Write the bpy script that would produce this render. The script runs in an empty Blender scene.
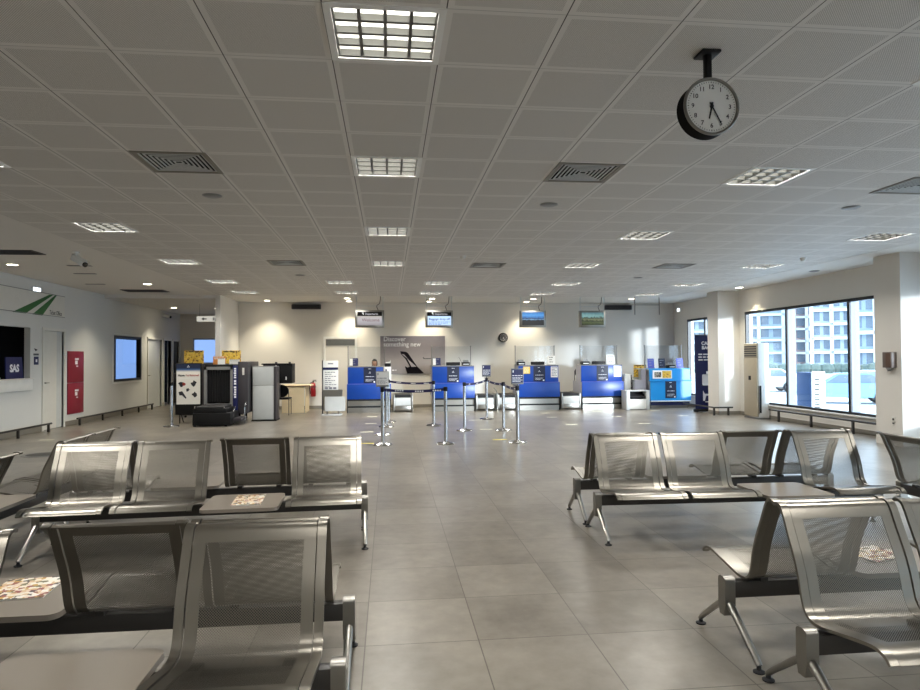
import bpy, bmesh, math, random
from mathutils import Vector, Matrix
random.seed(7)
PI = math.pi
SC = bpy.context.scene
COL = SC.collection
CE = 3.2          # ceiling height
XL, XR, YB = -7.34, 9.04, 19.91   # ticket office wall, window wall, back wall

# ------------------------------------------------------------------ materials
def lin(h):
    h = h.lstrip('#')
    out = []
    for i in (0, 2, 4):
        c = int(h[i:i + 2], 16) / 255
        out.append(c / 12.92 if c <= .04045 else ((c + .055) / 1.055) ** 2.4)
    return (*out, 1)

class NT:
    def __init__(self, name):
        self.m = bpy.data.materials.new(name)
        self.m.use_nodes = True
        self.t = self.m.node_tree
        self.b = self.t.nodes['Principled BSDF']
        self.out = self.t.nodes['Material Output']
    def n(self, typ, **kw):
        n = self.t.nodes.new(typ)
        for k, v in kw.items():
            setattr(n, k, v)
        return n
    def l(self, a, b):
        self.t.links.new(a, b)
    def math(self, op, a, b=None, c=None):
        n = self.n('ShaderNodeMath', operation=op)
        for i, v in enumerate((a, b, c)):
            if v is None: continue
            if isinstance(v, (int, float)): n.inputs[i].default_value = v
            else: self.l(v, n.inputs[i])
        return n.outputs[0]
    def mix(self, f, a, b):
        n = self.n('ShaderNodeMix', data_type='RGBA')
        for s, v in ((n.inputs['Factor'], f), (n.inputs['A'], a), (n.inputs['B'], b)):
            if isinstance(v, (int, float)): s.default_value = v
            elif isinstance(v, tuple): s.default_value = v
            else: self.l(v, s)
        return n.outputs['Result']
    def noise(self, scale, detail=3, vec=None, rough=.5):
        n = self.n('ShaderNodeTexNoise')
        n.inputs['Scale'].default_value = scale
        n.inputs['Detail'].default_value = detail
        n.inputs['Roughness'].default_value = rough
        if vec is not None: self.l(vec, n.inputs['Vector'])
        return n.outputs['Fac']
    def pos(self):
        return self.n('ShaderNodeNewGeometry').outputs['Position']
    def obco(self):
        return self.n('ShaderNodeTexCoord').outputs['Object']

def pm(name, col, rough=.5, metal=0., var=.06, scale=6., spec=.5, coat=0.):
    """plain painted / moulded surface with a faint mottling"""
    t = NT(name)
    c = lin(col) if isinstance(col, str) else col
    f = t.noise(scale, 3, t.obco())
    d = tuple(x * (1 - var) for x in c[:3]) + (1,)
    u = tuple(min(1, x * (1 + var)) for x in c[:3]) + (1,)
    t.l(t.mix(f, d, u), t.b.inputs['Base Color'])
    t.b.inputs['Roughness'].default_value = rough
    t.b.inputs['Metallic'].default_value = metal
    t.b.inputs['Specular IOR Level'].default_value = spec
    t.b.inputs['Coat Weight'].default_value = coat
    return t.m

def em(name, col, strength):
    t = NT(name)
    c = lin(col)
    t.b.inputs['Base Color'].default_value = (0, 0, 0, 1)
    t.b.inputs['Emission Color'].default_value = c
    t.b.inputs['Emission Strength'].default_value = strength
    return t.m

M = {}
M['wall'] = pm('wall paint', '#d9d5ce', .75, var=.02, scale=1.5, spec=.2)
M['wallgrey'] = pm('left wall paint', '#d6d6d3', .75, var=.02, scale=1.5, spec=.2)
M['clockcase'] = pm('clock case black', '#060607', .7, spec=.1)
M['plaster'] = pm('ceiling plaster', '#dcd9d4', .85, var=.015, scale=2, spec=.15)
M['white'] = pm('white enamel', '#e9e9e6', .4)
M['offwhite'] = pm('off white plastic', '#d9d7d0', .45)
M['paper'] = pm('paper', '#eeeeec', .8, var=.02)
M['black'] = pm('black plastic', '#0e0e10', .55, spec=.3)
M['blackgloss'] = pm('black gloss', '#0b0b0d', .15)
M['beam'] = pm('dark painted steel', '#2c2a28', .42)
M['rubber'] = pm('black rubber', '#17171a', .7)
M['grey'] = pm('grey laminate', '#9a9aa4', .5)
M['lightgrey'] = pm('light grey panel', '#c7cac9', .45)
M['midgrey'] = pm('mid grey metal', '#7d7d7c', .4)
M['darkgrey'] = pm('dark grey panel', '#3a373b', .5)
M['blue'] = pm('royal blue laminate', '#063f98', .34, var=.05)
M['skyblue'] = pm('light blue laminate', '#1f8fd6', .32, var=.05)
M['navy'] = pm('navy print', '#141c52', .5)
M['navydark'] = pm('dark navy print', '#0c1734', .5)
M['navyband'] = pm('navy belt webbing', '#17174a', .8)
M['violet'] = pm('violet blue print', '#4a55a8', .5)
M['red'] = pm('dark red enamel', '#8e2236', .4)
M['redext'] = pm('extinguisher red', '#a01a22', .3)
M['green'] = pm('green print', '#2c6a34', .5)
M['yellow'] = pm('yellow print', '#e2bb45', .6)
M['yellowpale'] = pm('pale yellow print', '#d8bd66', .6)
M['yellowtape'] = pm('yellow floor tape', '#d8c95a', .6)
M['whitetape'] = pm('cream floor tape', '#d9d8c4', .6)
M['wood'] = pm('pale wood laminate', '#dcc9a4', .5)
M['woodedge'] = pm('brown table edge', '#5a4436', .5)
M['tabletop'] = pm('taupe laminate table top', '#7f776d', .29, var=.03)
M['beige'] = pm('shaded beige enamel', '#a79d89', .45)  # shade on the air conditioner's front is put into this colour
M['orange'] = pm('orange print', '#d08a4a', .6)
M['brownbox'] = pm('taupe plastic', '#5c5049', .5)
M['stone'] = pm('skirting stone', '#7f7a70', .5)
M['skin'] = pm('skin', '#c79275', .55)
M['hair'] = pm('dark hair', '#1d1513', .6)
M['cloth'] = pm('navy uniform', '#1b2140', .8)
M['winframe'] = pm('black window frame', '#14151a', .4)
M['mullion'] = pm('grey aluminium', '#8a93a2', .45)
M['ink'] = pm('dark ink', '#22222a', .7)
M['greyink'] = pm('grey ink', '#8b8c96', .7)
M['redink'] = pm('red ink', '#a33b30', .7)
M['whiteink'] = pm('white ink', '#e8e9ee', .7)
M['poster'] = None
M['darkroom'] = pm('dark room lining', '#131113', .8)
M['asphalt'] = pm('pale asphalt', '#bfc2c6', .9, var=.1, scale=.4)
M['facade'] = pm('pale facade', '#98a2ab', .8, var=.03, scale=.2)
M['facadepink'] = pm('pinkish facade', '#a08a88', .8, var=.03, scale=.2)
M['facadeblue'] = pm('cool grey facade', '#8795a3', .8, var=.03, scale=.2)
M['slab'] = pm('white balcony slab', '#b4bcc2', .7)
M['winpane'] = pm('grey window pane', '#5a6775', .25)
M['hedge'] = pm('hedge leaves', '#4c5852', .9, var=.5, scale=3)
M['carwhite'] = pm('white car paint', '#aeb4b9', .25)
M['carblue'] = pm('blue car paint', '#6d93b0', .25)
M['tyre'] = pm('tyre rubber', '#1d1d20', .8)
M['condenser'] = pm('dark blue cabinet', '#2c4a78', .5)

def brushed(name, col, rough, metal=1., aniso=0.):
    t = NT(name)
    c = lin(col)
    f = t.noise(9, 4, t.obco(), .6)
    t.l(t.mix(f, tuple(x * .93 for x in c[:3]) + (1,), c), t.b.inputs['Base Color'])
    t.b.inputs['Roughness'].default_value = rough
    t.b.inputs['Metallic'].default_value = metal
    return t.m
M['silver'] = brushed('silver painted metal', '#89857d', .3, 1.)
M['chrome'] = brushed('polished steel', '#c9cacb', .16, 1.)
M['steel'] = brushed('brushed steel', '#a5a29b', .3, 1.)
M['alu'] = brushed('aluminium frame', '#8a8883', .38, 1.)
M['louvre'] = pm('grey louvre', '#474744', .35)

def perforated():
    t = NT('perforated silver metal')
    uv = t.n('ShaderNodeUVMap').outputs['UV']
    sp = t.n('ShaderNodeSeparateXYZ'); t.l(uv, sp.inputs[0])
    def cell(off):
        d = []
        for ax in (0, 1):
            v = t.math('MULTIPLY_ADD', sp.outputs[ax], 1 / .0105, off)
            d.append(t.math('SUBTRACT', t.math('FRACT', v), .5))
        return t.math('SQRT', t.math('ADD', t.math('MULTIPLY', d[0], d[0]), t.math('MULTIPLY', d[1], d[1])))
    dist = t.math('MINIMUM', cell(0.), cell(.5))
    hole = t.math('LESS_THAN', dist, .285)
    tr = t.n('ShaderNodeBsdfTransparent')
    ms = t.n('ShaderNodeMixShader')
    t.l(hole, ms.inputs[0]); t.l(t.b.outputs[0], ms.inputs[1]); t.l(tr.outputs[0], ms.inputs[2])
    t.l(ms.outputs[0], t.out.inputs['Surface'])
    t.b.inputs['Base Color'].default_value = lin('#837f77')
    t.b.inputs['Metallic'].default_value = 1.
    t.b.inputs['Roughness'].default_value = .32
    return t.m
M['perf'] = perforated()

def floor_mat():
    t = NT('porcelain floor tiles')
    p = t.pos()
    sp = t.n('ShaderNodeSeparateXYZ'); t.l(p, sp.inputs[0])
    fx = t.math('MULTIPLY_ADD', sp.outputs[0], 1 / .6, .13 / .6 + 40)
    fy = t.math('MULTIPLY_ADD', sp.outputs[1], 1 / .62, -3.473 / .62 + 40)
    def edge(f):
        a = t.math('FRACT', f)
        return t.math('MINIMUM', a, t.math('SUBTRACT', 1., a))
    joint = t.math('LESS_THAN', t.math('MINIMUM', edge(fx), edge(fy)), .005)
    cx, cy = t.math('FLOOR', fx), t.math('FLOOR', fy)
    cmb = t.n('ShaderNodeCombineXYZ'); t.l(cx, cmb.inputs[0]); t.l(cy, cmb.inputs[1])
    wn = t.n('ShaderNodeTexWhiteNoise', noise_dimensions='3D'); t.l(cmb.outputs[0], wn.inputs['Vector'])
    big = t.noise(1.7, 5, p, .6)
    fine = t.noise(9, 3, p, .6)
    f = t.math('ADD', t.math('MULTIPLY', t.math('MINIMUM', big, .8), .7), t.math('ADD', t.math('MULTIPLY', fine, .42), t.math('MULTIPLY', wn.outputs['Value'], .22)))
    fm = t.n('ShaderNodeMapRange'); fm.inputs[1].default_value = .35; fm.inputs[2].default_value = .98; t.l(f, fm.inputs[0])
    t.l(t.mix(joint, t.mix(fm.outputs[0], lin('#565049'), lin('#8f897f')), lin('#4c463f')), t.b.inputs['Base Color'])
    t.b.inputs['Roughness'].default_value = .285
    t.b.inputs['Specular IOR Level'].default_value = .5
    bp = t.n('ShaderNodeBump'); bp.inputs['Strength'].default_value = .12; bp.inputs['Distance'].default_value = .004
    t.l(t.math('SUBTRACT', 1., joint), bp.inputs['Height'])
    t.l(bp.outputs[0], t.b.inputs['Normal'])
    return t.m
M['floor'] = floor_mat()

GX, GY, GS = -.3125, 3.1146, .598
def ceiling_mat():
    t = NT('perforated metal ceiling tiles')
    p = t.pos()
    sp = t.n('ShaderNodeSeparateXYZ'); t.l(p, sp.inputs[0])
    fx = t.math('MULTIPLY_ADD', sp.outputs[0], 1 / GS, -GX / GS + 40)
    fy = t.math('MULTIPLY_ADD', sp.outputs[1], 1 / GS, -GY / GS + 40)
    def edge(f):
        a = t.math('FRACT', f)
        return t.math('MINIMUM', a, t.math('SUBTRACT', 1., a))
    ex, ey = edge(fx), edge(fy)
    jx = t.math('LESS_THAN', ex, .005)
    jy = t.math('MULTIPLY', t.math('LESS_THAN', ey, .004), .45)
    joint = t.math('MAXIMUM', jx, jy)
    border = t.math('LESS_THAN', t.math('MINIMUM', ex, ey), .058)
    # fine holes inside each tile
    def hole(k):
        d = []
        for ax in (0, 1):
            v = t.math('MULTIPLY_ADD', sp.outputs[ax], 1 / .012, k)
            d.append(t.math('SUBTRACT', t.math('FRACT', v), .5))
        return t.math('ADD', t.math('MULTIPLY', d[0], d[0]), t.math('MULTIPLY', d[1], d[1]))
    h = t.math('LESS_THAN', t.math('MINIMUM', hole(0.), hole(.5)), .06)
    h = t.math('MULTIPLY', h, t.math('SUBTRACT', 1., border))
    cm = t.n('ShaderNodeCombineXYZ'); t.l(t.math('FLOOR', fx), cm.inputs[0]); t.l(t.math('FLOOR', fy), cm.inputs[1])
    wn = t.n('ShaderNodeTexWhiteNoise', noise_dimensions='3D'); t.l(cm.outputs[0], wn.inputs['Vector'])
    base = t.mix(wn.outputs['Value'], lin('#dbd8d3'), lin('#e0ddd8'))
    c = t.mix(h, base, lin('#a5a19b'))
    c = t.mix(joint, c, lin('#3f3c3a'))
    t.l(c, t.b.inputs['Base Color'])
    t.b.inputs['Roughness'].default_value = .6
    t.b.inputs['Specular IOR Level'].default_value = .3
    return t.m
M['ceiling'] = ceiling_mat()

def glass(name, tint, refl):
    t = NT(name)
    tr = t.n('ShaderNodeBsdfTransparent'); tr.inputs[0].default_value = tint
    gl = t.n('ShaderNodeBsdfGlossy'); gl.inputs['Roughness'].default_value = .03
    lw = t.n('ShaderNodeLayerWeight'); lw.inputs['Blend'].default_value = .5
    fr = t.math('MULTIPLY_ADD', t.math('POWER', lw.outputs['Facing'], 5.), .96, .04)
    ms = t.n('ShaderNodeMixShader')
    t.l(t.math('MULTIPLY', fr, refl), ms.inputs[0])
    t.l(tr.outputs[0], ms.inputs[1]); t.l(gl.outputs[0], ms.inputs[2])
    t.l(ms.outputs[0], t.out.inputs['Surface'])
    return t.m
M['glass'] = glass('window glass', (.93, .97, 1, 1), .8)
M['acrylic'] = glass('clear acrylic screen', (.9, .91, .92, 1), 1.)

M['tube'] = em('lit fluorescent tube', '#fffcf0', 6.5)
M['bulb'] = em('lit downlight lens', '#fff2d8', 14.)
M['exit'] = em('lit sign face', '#e9f3ff', 2.2)
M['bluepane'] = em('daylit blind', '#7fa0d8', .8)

def banded(name, stops, axis=2, lo=0., hi=1., emit=0., blot=0., blotscale=8., rough=.6):
    """colour bands along one local axis (printed gradients and screens)"""
    t = NT(name)
    sp = t.n('ShaderNodeSeparateXYZ'); co = t.obco(); t.l(co, sp.inputs[0])
    v = t.math('MULTIPLY_ADD', sp.outputs[axis], 1 / (hi - lo), -lo / (hi - lo))
    if blot:
        v = t.math('ADD', v, t.math('MULTIPLY', t.math('SUBTRACT', t.noise(blotscale, 5, co, .7), .5), blot))
    cr = t.n('ShaderNodeValToRGB')
    e = cr.color_ramp.elements
    while len(e) < len(stops): e.new(.5)
    for i, (ps, c) in enumerate(stops):
        e[i].position = ps; e[i].color = lin(c)
    t.l(v, cr.inputs[0])
    t.l(cr.outputs[0], t.b.inputs['Base Color'])
    t.b.inputs['Roughness'].default_value = rough
    if emit:
        t.b.inputs['Base Color'].default_value = (0, 0, 0, 1)
        t.t.links.remove(t.b.inputs['Base Color'].links[0])
        t.l(cr.outputs[0], t.b.inputs['Emission Color'])
        t.b.inputs['Emission Strength'].default_value = emit
    return t.m

def collage(name, cols, scale):
    t = NT(name)
    vo = t.n('ShaderNodeTexVoronoi'); vo.inputs['Scale'].default_value = scale
    vo.distance = 'CHEBYCHEV'
    t.l(t.obco(), vo.inputs['Vector'])
    sp = t.n('ShaderNodeSeparateXYZ'); t.l(vo.outputs['Color'], sp.inputs[0])
    cr = t.n('ShaderNodeValToRGB'); cr.color_ramp.interpolation = 'CONSTANT'
    e = cr.color_ramp.elements
    while len(e) < len(cols): e.new(.5)
    for i, c in enumerate(cols):
        e[i].position = i / len(cols); e[i].color = lin(c)
    t.l(sp.outputs[0], cr.inputs[0])
    t.l(cr.outputs[0], t.b.inputs['Base Color'])
    t.b.inputs['Roughness'].default_value = .3
    return t.m
M['magcover'] = collage('magazine photos', ['#f0e7d6', '#d9b98c', '#8c3226', '#f2ecdf', '#2b2320', '#c9a14a', '#f5f1ea', '#6f6a3a', '#e8d3c0'], 42)
M['yellowsheet'] = collage('printed pictograms', ['#dcb445', '#dcb445', '#dfba52', '#dcb445', '#6b562a', '#dcb445', '#e6c766', '#dcb445', '#9a6a3a', '#e0bb50'], 34)

# ------------------------------------------------------------------ mesh building
class B:
    def __init__(self):
        self.bm = bmesh.new()
        self.uv = self.bm.loops.layers.uv.new('UVMap')
    def box(self, x0, x1, y0, y1, z0, z1, bev=0., seg=2, mtx=None):
        r = bmesh.ops.create_cube(self.bm, size=1.)
        vs = r['verts']
        for v in vs:
            v.co = Vector(((x0 + x1) / 2 + v.co.x * (x1 - x0), (y0 + y1) / 2 + v.co.y * (y1 - y0), (z0 + z1) / 2 + v.co.z * (z1 - z0)))
        if bev:
            es = list({e for v in vs for e in v.link_edges})
            rr = bmesh.ops.bevel(self.bm, geom=es, offset=bev, segments=seg, affect='EDGES', profile=.5)
            vs = list({v for f in rr['faces'] for v in f.verts} | {v for v in vs if v.is_valid})
        if mtx is not None:
            for v in vs: v.co = mtx @ v.co
        return self
    def cyl(self, p0, p1, r0, r1=None, seg=16, caps=True):
        p0, p1 = Vector(p0), Vector(p1)
        r1 = r0 if r1 is None else r1
        d = p1 - p0
        q = d.to_track_quat('Z', 'Y').to_matrix()
        a, b = [], []
        for i in range(seg):
            c, s = math.cos(2 * PI * i / seg), math.sin(2 * PI * i / seg)
            a.append(self.bm.verts.new(p0 + q @ Vector((c * r0, s * r0, 0))))
            b.append(self.bm.verts.new(p1 + q @ Vector((c * r1, s * r1, 0))))
        for i in range(seg):
            j = (i + 1) % seg
            self.bm.faces.new((a[i], a[j], b[j], b[i]))
        if caps:
            self.bm.faces.new(list(reversed(a))); self.bm.faces.new(b)
        return self
    def lathe(self, prof, center=(0, 0, 0), seg=24):
        c = Vector(center)
        rings = []
        for r, z in prof:
            if r < 1e-6: rings.append([self.bm.verts.new(c + Vector((0, 0, z)))])
            else: rings.append([self.bm.verts.new(c + Vector((r * math.cos(2 * PI * i / seg), r * math.sin(2 * PI * i / seg), z))) for i in range(seg)])
        for A, C in zip(rings, rings[1:]):
            for i in range(seg):
                j = (i + 1) % seg
                if len(A) == 1 and len(C) == 1: continue
                if len(A) == 1: self.bm.faces.new((A[0], C[j], C[i]))
                elif len(C) == 1: self.bm.faces.new((A[i], A[j], C[0]))
                else: self.bm.faces.new((A[i], A[j], C[j], C[i]))
        return self
    def prism(self, poly, axis, a, b):
        """poly of 2-D points extruded along axis from a to b; axis x: (y,z), y: (x,z), z: (x,y)"""
        def mk(p, t):
            return {'x': (t, p[0], p[1]), 'y': (p[0], t, p[1]), 'z': (p[0], p[1], t)}[axis]
        A = [self.bm.verts.new(mk(p, a)) for p in poly]
        C = [self.bm.verts.new(mk(p, b)) for p in poly]
        n = len(poly)
        for i in range(n):
            j = (i + 1) % n
            self.bm.faces.new((A[i], A[j], C[j], C[i]))
        self.bm.faces.new(list(reversed(A))); self.bm.faces.new(C)
        return self
    def tube(self, pts, r, seg=10, rz=None):
        """swept round (or oval) bar through points"""
        pts = [Vector(p) for p in pts]
        rad = r if isinstance(r, (list, tuple)) else [r] * len(pts)
        rings = []
        for i, p in enumerate(pts):
            t = (pts[min(i + 1, len(pts) - 1)] - pts[max(i - 1, 0)]).normalized()
            up = Vector((0, 0, 1)) if abs(t.z) < .9 else Vector((0, 1, 0))
            s = t.cross(up).normalized(); u = s.cross(t)
            rings.append([self.bm.verts.new(p + (s * math.cos(2 * PI * k / seg) + u * math.sin(2 * PI * k / seg) * (rz or 1)) * rad[i]) for k in range(seg)])
        for A, C in zip(rings, rings[1:]):
            for k in range(seg):
                j = (k + 1) % seg
                self.bm.faces.new((A[k], A[j], C[j], C[k]))
        self.bm.faces.new(list(reversed(rings[0]))); self.bm.faces.new(rings[-1])
        return self
    def sheet(self, prof, x0, x1, th, top=None):
        """bent metal strip: profile of (y,z) points, from x0 to x1, of thickness th; uv in metres"""
        n = len(prof); s = [0.]
        for a, b in zip(prof, prof[1:]): s.append(s[-1] + math.dist(a, b))
        P = []
        for i, (y, z) in enumerate(prof):
            a, b = prof[max(i - 1, 0)], prof[min(i + 1, n - 1)]
            ty, tz = b[0] - a[0], b[1] - a[1]; L = math.hypot(ty, tz)
            ny, nz = -tz / L, ty / L
            P.append(((y + ny * th / 2, z + nz * th / 2), (y - ny * th / 2, z - nz * th / 2)))
        V = [[[self.bm.verts.new((x, *P[i][k])) for k in (0, 1)] for x in (x0, x1)] for i in range(n)]
        def f(vs, uvs):
            fc = self.bm.faces.new(vs)
            for lp, u in zip(fc.loops, uvs): lp[self.uv].uv = u
        for i in range(n - 1):
            a, b = V[i], V[i + 1]
            f((a[0][0], a[1][0], b[1][0], b[0][0]), ((x0, s[i]), (x1, s[i]), (x1, s[i + 1]), (x0, s[i + 1])))
            f((a[0][1], b[0][1], b[1][1], a[1][1]), ((x0, s[i]), (x0, s[i + 1]), (x1, s[i + 1]), (x1, s[i])))
            for k in (0, 1):
                f((a[k][0], b[k][0], b[k][1], a[k][1]), ((0, 0),) * 4)
        for e in (0, n - 1):
            f((V[e][0][0], V[e][0][1], V[e][1][1], V[e][1][0]), ((0, 0),) * 4)
        return self
    def rbox2(self, w, d, z0, z1, r, cx=0, cy=0, seg=6):
        """plate with rounded corners in plan"""
        poly = []
        for sx, sy, a0 in ((1, 1, 0), (-1, 1, 90), (-1, -1, 180), (1, -1, 270)):
            for i in range(seg + 1):
                a = math.radians(a0 + 90 * i / seg)
                poly.append((cx + sx * (w / 2 - r) + r * math.cos(a), cy + sy * (d / 2 - r) + r * math.sin(a)))
        return self.prism(poly, 'z', z0, z1)
    def obj(self, name, mat, parent=None, loc=None, smooth=35, bevel=0.):
        bm = self.bm
        if bevel:
            es = [e for e in bm.edges if len(e.link_faces) == 2 and e.calc_face_angle(0) > .6]
            bmesh.ops.bevel(bm, geom=es, offset=bevel, segments=2, affect='EDGES', profile=.5, clamp_overlap=True)
        bmesh.ops.recalc_face_normals(bm, faces=bm.faces)
        me = bpy.data.meshes.new(name)
        bm.to_mesh(me); bm.free()
        if smooth:
            for p in me.polygons: p.use_smooth = True
            me.set_sharp_from_angle(angle=math.radians(smooth))
        me.materials.append(mat)
        o = bpy.data.objects.new(name, me)
        COL.objects.link(o)
        if parent: o.parent = parent
        if loc: o.location = loc
        return o

def tag(o, label=None, cat=None, group=None, kind=None):
    if label: o['label'] = label
    if cat: o['category'] = cat
    if group: o['group'] = group
    if kind: o['kind'] = kind
    return o
def thing(name, label, cat, loc=(0, 0, 0), rz=0., group=None):
    o = bpy.data.objects.new(name, None)
    COL.objects.link(o)
    o.empty_display_size = .1
    o.location = loc; o.rotation_euler = (0, 0, rz)
    return tag(o, label, cat, group)
def kids(o):
    return [x for x in COL.objects if x.parent == o]
def copy_tree(o, parent=None):
    ch = kids(o)
    c = o.copy(); COL.objects.link(c)
    if parent: c.parent = parent
    for k in ch: copy_tree(k, c)
    return c
def struct(o):
    o['kind'] = 'structure'
    return o
def text(name, s, size, mat, parent, loc, rot=(PI / 2, 0, 0), align='CENTER', ext=.002, sx=1., bold=0.):
    cu = bpy.data.curves.new(name, 'FONT')
    cu.body = s; cu.size = size; cu.align_x = align; cu.align_y = 'CENTER'; cu.extrude = ext; cu.resolution_u = 3
    cu.offset = bold
    tmp = bpy.data.objects.new('tmp', cu); COL.objects.link(tmp)
    dg = bpy.context.evaluated_depsgraph_get(); dg.update()
    me = bpy.data.meshes.new_from_object(tmp.evaluated_get(dg))
    bpy.data.objects.remove(tmp); bpy.data.curves.remove(cu)
    me.name = name; me.materials.clear(); me.materials.append(mat)
    for v in me.vertices: v.co.x *= sx
    o = bpy.data.objects.new(name, me); COL.objects.link(o)
    o.parent = parent; o.location = loc; o.rotation_euler = rot
    return o
def catmull(pts, n):
    out = []
    P = [pts[0]] + list(pts) + [pts[-1]]
    for i in range(1, len(P) - 2):
        for k in range(n):
            t = k / n
            out.append(tuple(.5 * ((2 * P[i][a]) + (-P[i - 1][a] + P[i + 1][a]) * t + (2 * P[i - 1][a] - 5 * P[i][a] + 4 * P[i + 1][a] - P[i + 2][a]) * t * t + (-P[i - 1][a] + 3 * P[i][a] - 3 * P[i + 1][a] + P[i + 2][a]) * t ** 3) for a in range(len(pts[0]))))
    out.append(tuple(pts[-1]))
    return out
def bars(b, x0, x1, z, h, y, n, gap, frac=(1,), th=.002, seed=0):
    """rows of small dashes for printed lines too fine to read, on a face looking towards -y"""
    rnd = random.Random(seed)
    for i in range(n):
        x = x0; xe = x0 + (x1 - x0) * frac[i % len(frac)]
        while x < xe - h:
            w = min(h * rnd.uniform(1.5, 5), xe - x)
            b.box(x, x + w, y - th, y, z - i * gap - h, z - i * gap)
            x += w + h * .8
    return b
# ------------------------------------------------------------------ camera
f_px, R2 = 651.216, Vector((.99408212, -.10846543, -.00599879))
U2, FW = Vector((.00381467, -.02033279, .99978599)), Vector((.10856419, .99389226, .01979871))
cam = bpy.data.cameras.new('camera'); cam.sensor_width = 36; cam.lens = f_px * 36 / 920
cam.clip_start = .05; cam.clip_end = 800
co = bpy.data.objects.new('camera', cam); COL.objects.link(co)
co.matrix_world = Matrix(((R2.x, U2.x, -FW.x, 0), (R2.y, U2.y, -FW.y, 0), (R2.z, U2.z, -FW.z, 1.5054), (0, 0, 0, 1)))
SC.camera = co

# ------------------------------------------------------------------ the setting
YF = -4.0     # wall behind the camera
AY = 24.0     # end of the alcove
PX0, PX1, PY = -4.56, -4.43, 17.8   # wall return beside the alcove
b = B(); b.box(XL - 3, XR + .3, YF - .2, AY + .2, -.2, 0); struct(b.obj('floor', M['floor'], smooth=0))

# ceiling lights: (x, y) of the cell centre, file name used in labels
LC = [(-3.585, 'ticket office side file'), (-.012, 'middle aisle'),
      (3.55, 'clock side file'), (6.98, 'file by the windows')]
LIGHTS = []
for x, f in LC:
    for y in (-2.6, .4, 3.41, 5.77, 8.72, 11.68):
        if f.endswith('windows') and y in (3.41, 5.77, 11.68, 8.72): y = {3.41: 3.0, 5.77: 5.75, 8.72: 8.56, 11.68: 11.5}[y]
        LIGHTS.append((x, y, f))
for x in (-3.6, -1.08, 1.09, 4.05, 6.98):
    f = {-3.6: 'ticket office side', -1.08: 'first check-in desk', 1.09: 'second check-in desk', 4.05: 'third check-in desk', 6.98: 'window side'}[x]
    LIGHTS += [(x, 14.62, 'inner:' + f), (x, 16.9, 'outer:' + f)]
VENTS = [(-1.79, 5.80), (1.78, 5.80), (5.28, 5.95), (-1.78, 11.72), (1.80, 11.78), (5.30, 11.64)]
HOLES = [(x - .29, x + .29, y - .29, y + .29) for x, y, *_ in LIGHTS] + [(x - .285, x + .285, y - .285, y + .285) for x, y in VENTS]
GX0, GX1, GYE = -4.46, 7.88, 17.75
def plate(name, mat, x0, x1, y0, y1, z0, z1, holes):
    xs = sorted({x0, x1, *[h[k] for h in holes for k in (0, 1)]}); ys = sorted({y0, y1, *[h[k] for h in holes for k in (2, 3)]})
    xs = [x for x in xs if x0 <= x <= x1]; ys = [y for y in ys if y0 <= y <= y1]
    q = B()
    for i in range(len(xs) - 1):
        for j in range(len(ys) - 1):
            cx, cy = (xs[i] + xs[i + 1]) / 2, (ys[j] + ys[j + 1]) / 2
            if any(h[0] < cx < h[1] and h[2] < cy < h[3] for h in holes): continue
            vs = [q.bm.verts.new((x, y, z0)) for x, y in ((xs[i], ys[j]), (xs[i], ys[j + 1]), (xs[i + 1], ys[j + 1]), (xs[i + 1], ys[j]))]
            q.bm.faces.new(vs)
    bmesh.ops.remove_doubles(q.bm, verts=q.bm.verts, dist=1e-5)
    me = q.obj(name, mat, smooth=0)
    return struct(me)
plate('ceiling', M['ceiling'], GX0, GX1, YF, GYE, CE, CE, HOLES)
b = B(); b.box(XL - 3, XR + .3, YF - .2, AY + .2, CE + .14, CE + .3); struct(b.obj('ceiling_slab', M['plaster'], smooth=0))
b = B(); b.box(XL, GX0 - .004, YF, PY, CE, CE + .12); struct(b.obj('ceiling_border', M['plaster'], smooth=0))
b = B(); b.box(GX1 + .014, XR + .2, YF, YB, CE, CE + .12); struct(b.obj('ceiling_border', M['plaster'], smooth=0))
b = B(); b.box(GX0 - .004, GX1 + .006, GYE + .006, YB, CE, CE + .12); struct(b.obj('ceiling_border', M['plaster'], smooth=0))
b = B(); b.box(XL, PX0, PY, AY, CE - .085, CE + .12); struct(b.obj('ceiling_alcove', M['plaster'], smooth=0))

def wall_x(name, x, t, y0, y1, z0, z1, openings, mat):
    """wall in the plane x (thickness t away from the hall) with rectangular openings (y0,y1,z0,z1)"""
    q = B()
    ys = sorted({y0, y1, *[o[k] for o in openings for k in (0, 1)]}); zs = sorted({z0, z1, *[o[k] for o in openings for k in (2, 3)]})
    for i in range(len(ys) - 1):
        run = None
        for j in range(len(zs) - 1):
            cy, cz = (ys[i] + ys[i + 1]) / 2, (zs[j] + zs[j + 1]) / 2
            if any(o[0] < cy < o[1] and o[2] < cz < o[3] for o in openings): continue
            q.box(min(x, x + t), max(x, x + t), ys[i], ys[i + 1], zs[j], zs[j + 1])
    bmesh.ops.remove_doubles(q.bm, verts=q.bm.verts, dist=1e-4)
    seen = {}
    for f in list(q.bm.faces):
        k = tuple(sorted(v.index for v in f.verts)); c = tuple(round(a, 4) for a in f.calc_center_median())
        seen.setdefault(c, []).append(f)
    dead = [f for fs in seen.values() if len(fs) > 1 for f in fs]
    bmesh.ops.delete(q.bm, geom=dead, context='FACES_ONLY')
    return struct(q.obj(name, mat, smooth=0))
TW = (11.2, 14.29, 1.14, 2.18)        # ticket office counter opening
W2 = (18.36, 20.3, .92, 2.17)         # small office window
D1 = (14.8, 15.66, 0, 2.15)
D2 = (20.86, 22.06, 0, 2.14)
D3 = (22.3, 23.0, 0, 2.14)
D4 = (23.2, 23.8, 0, 2.14)
wall_x('wall_left', XL, -.12, YF, AY, 0, CE, [TW, W2, D1, D2, D3, D4], M['wallgrey'])
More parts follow.
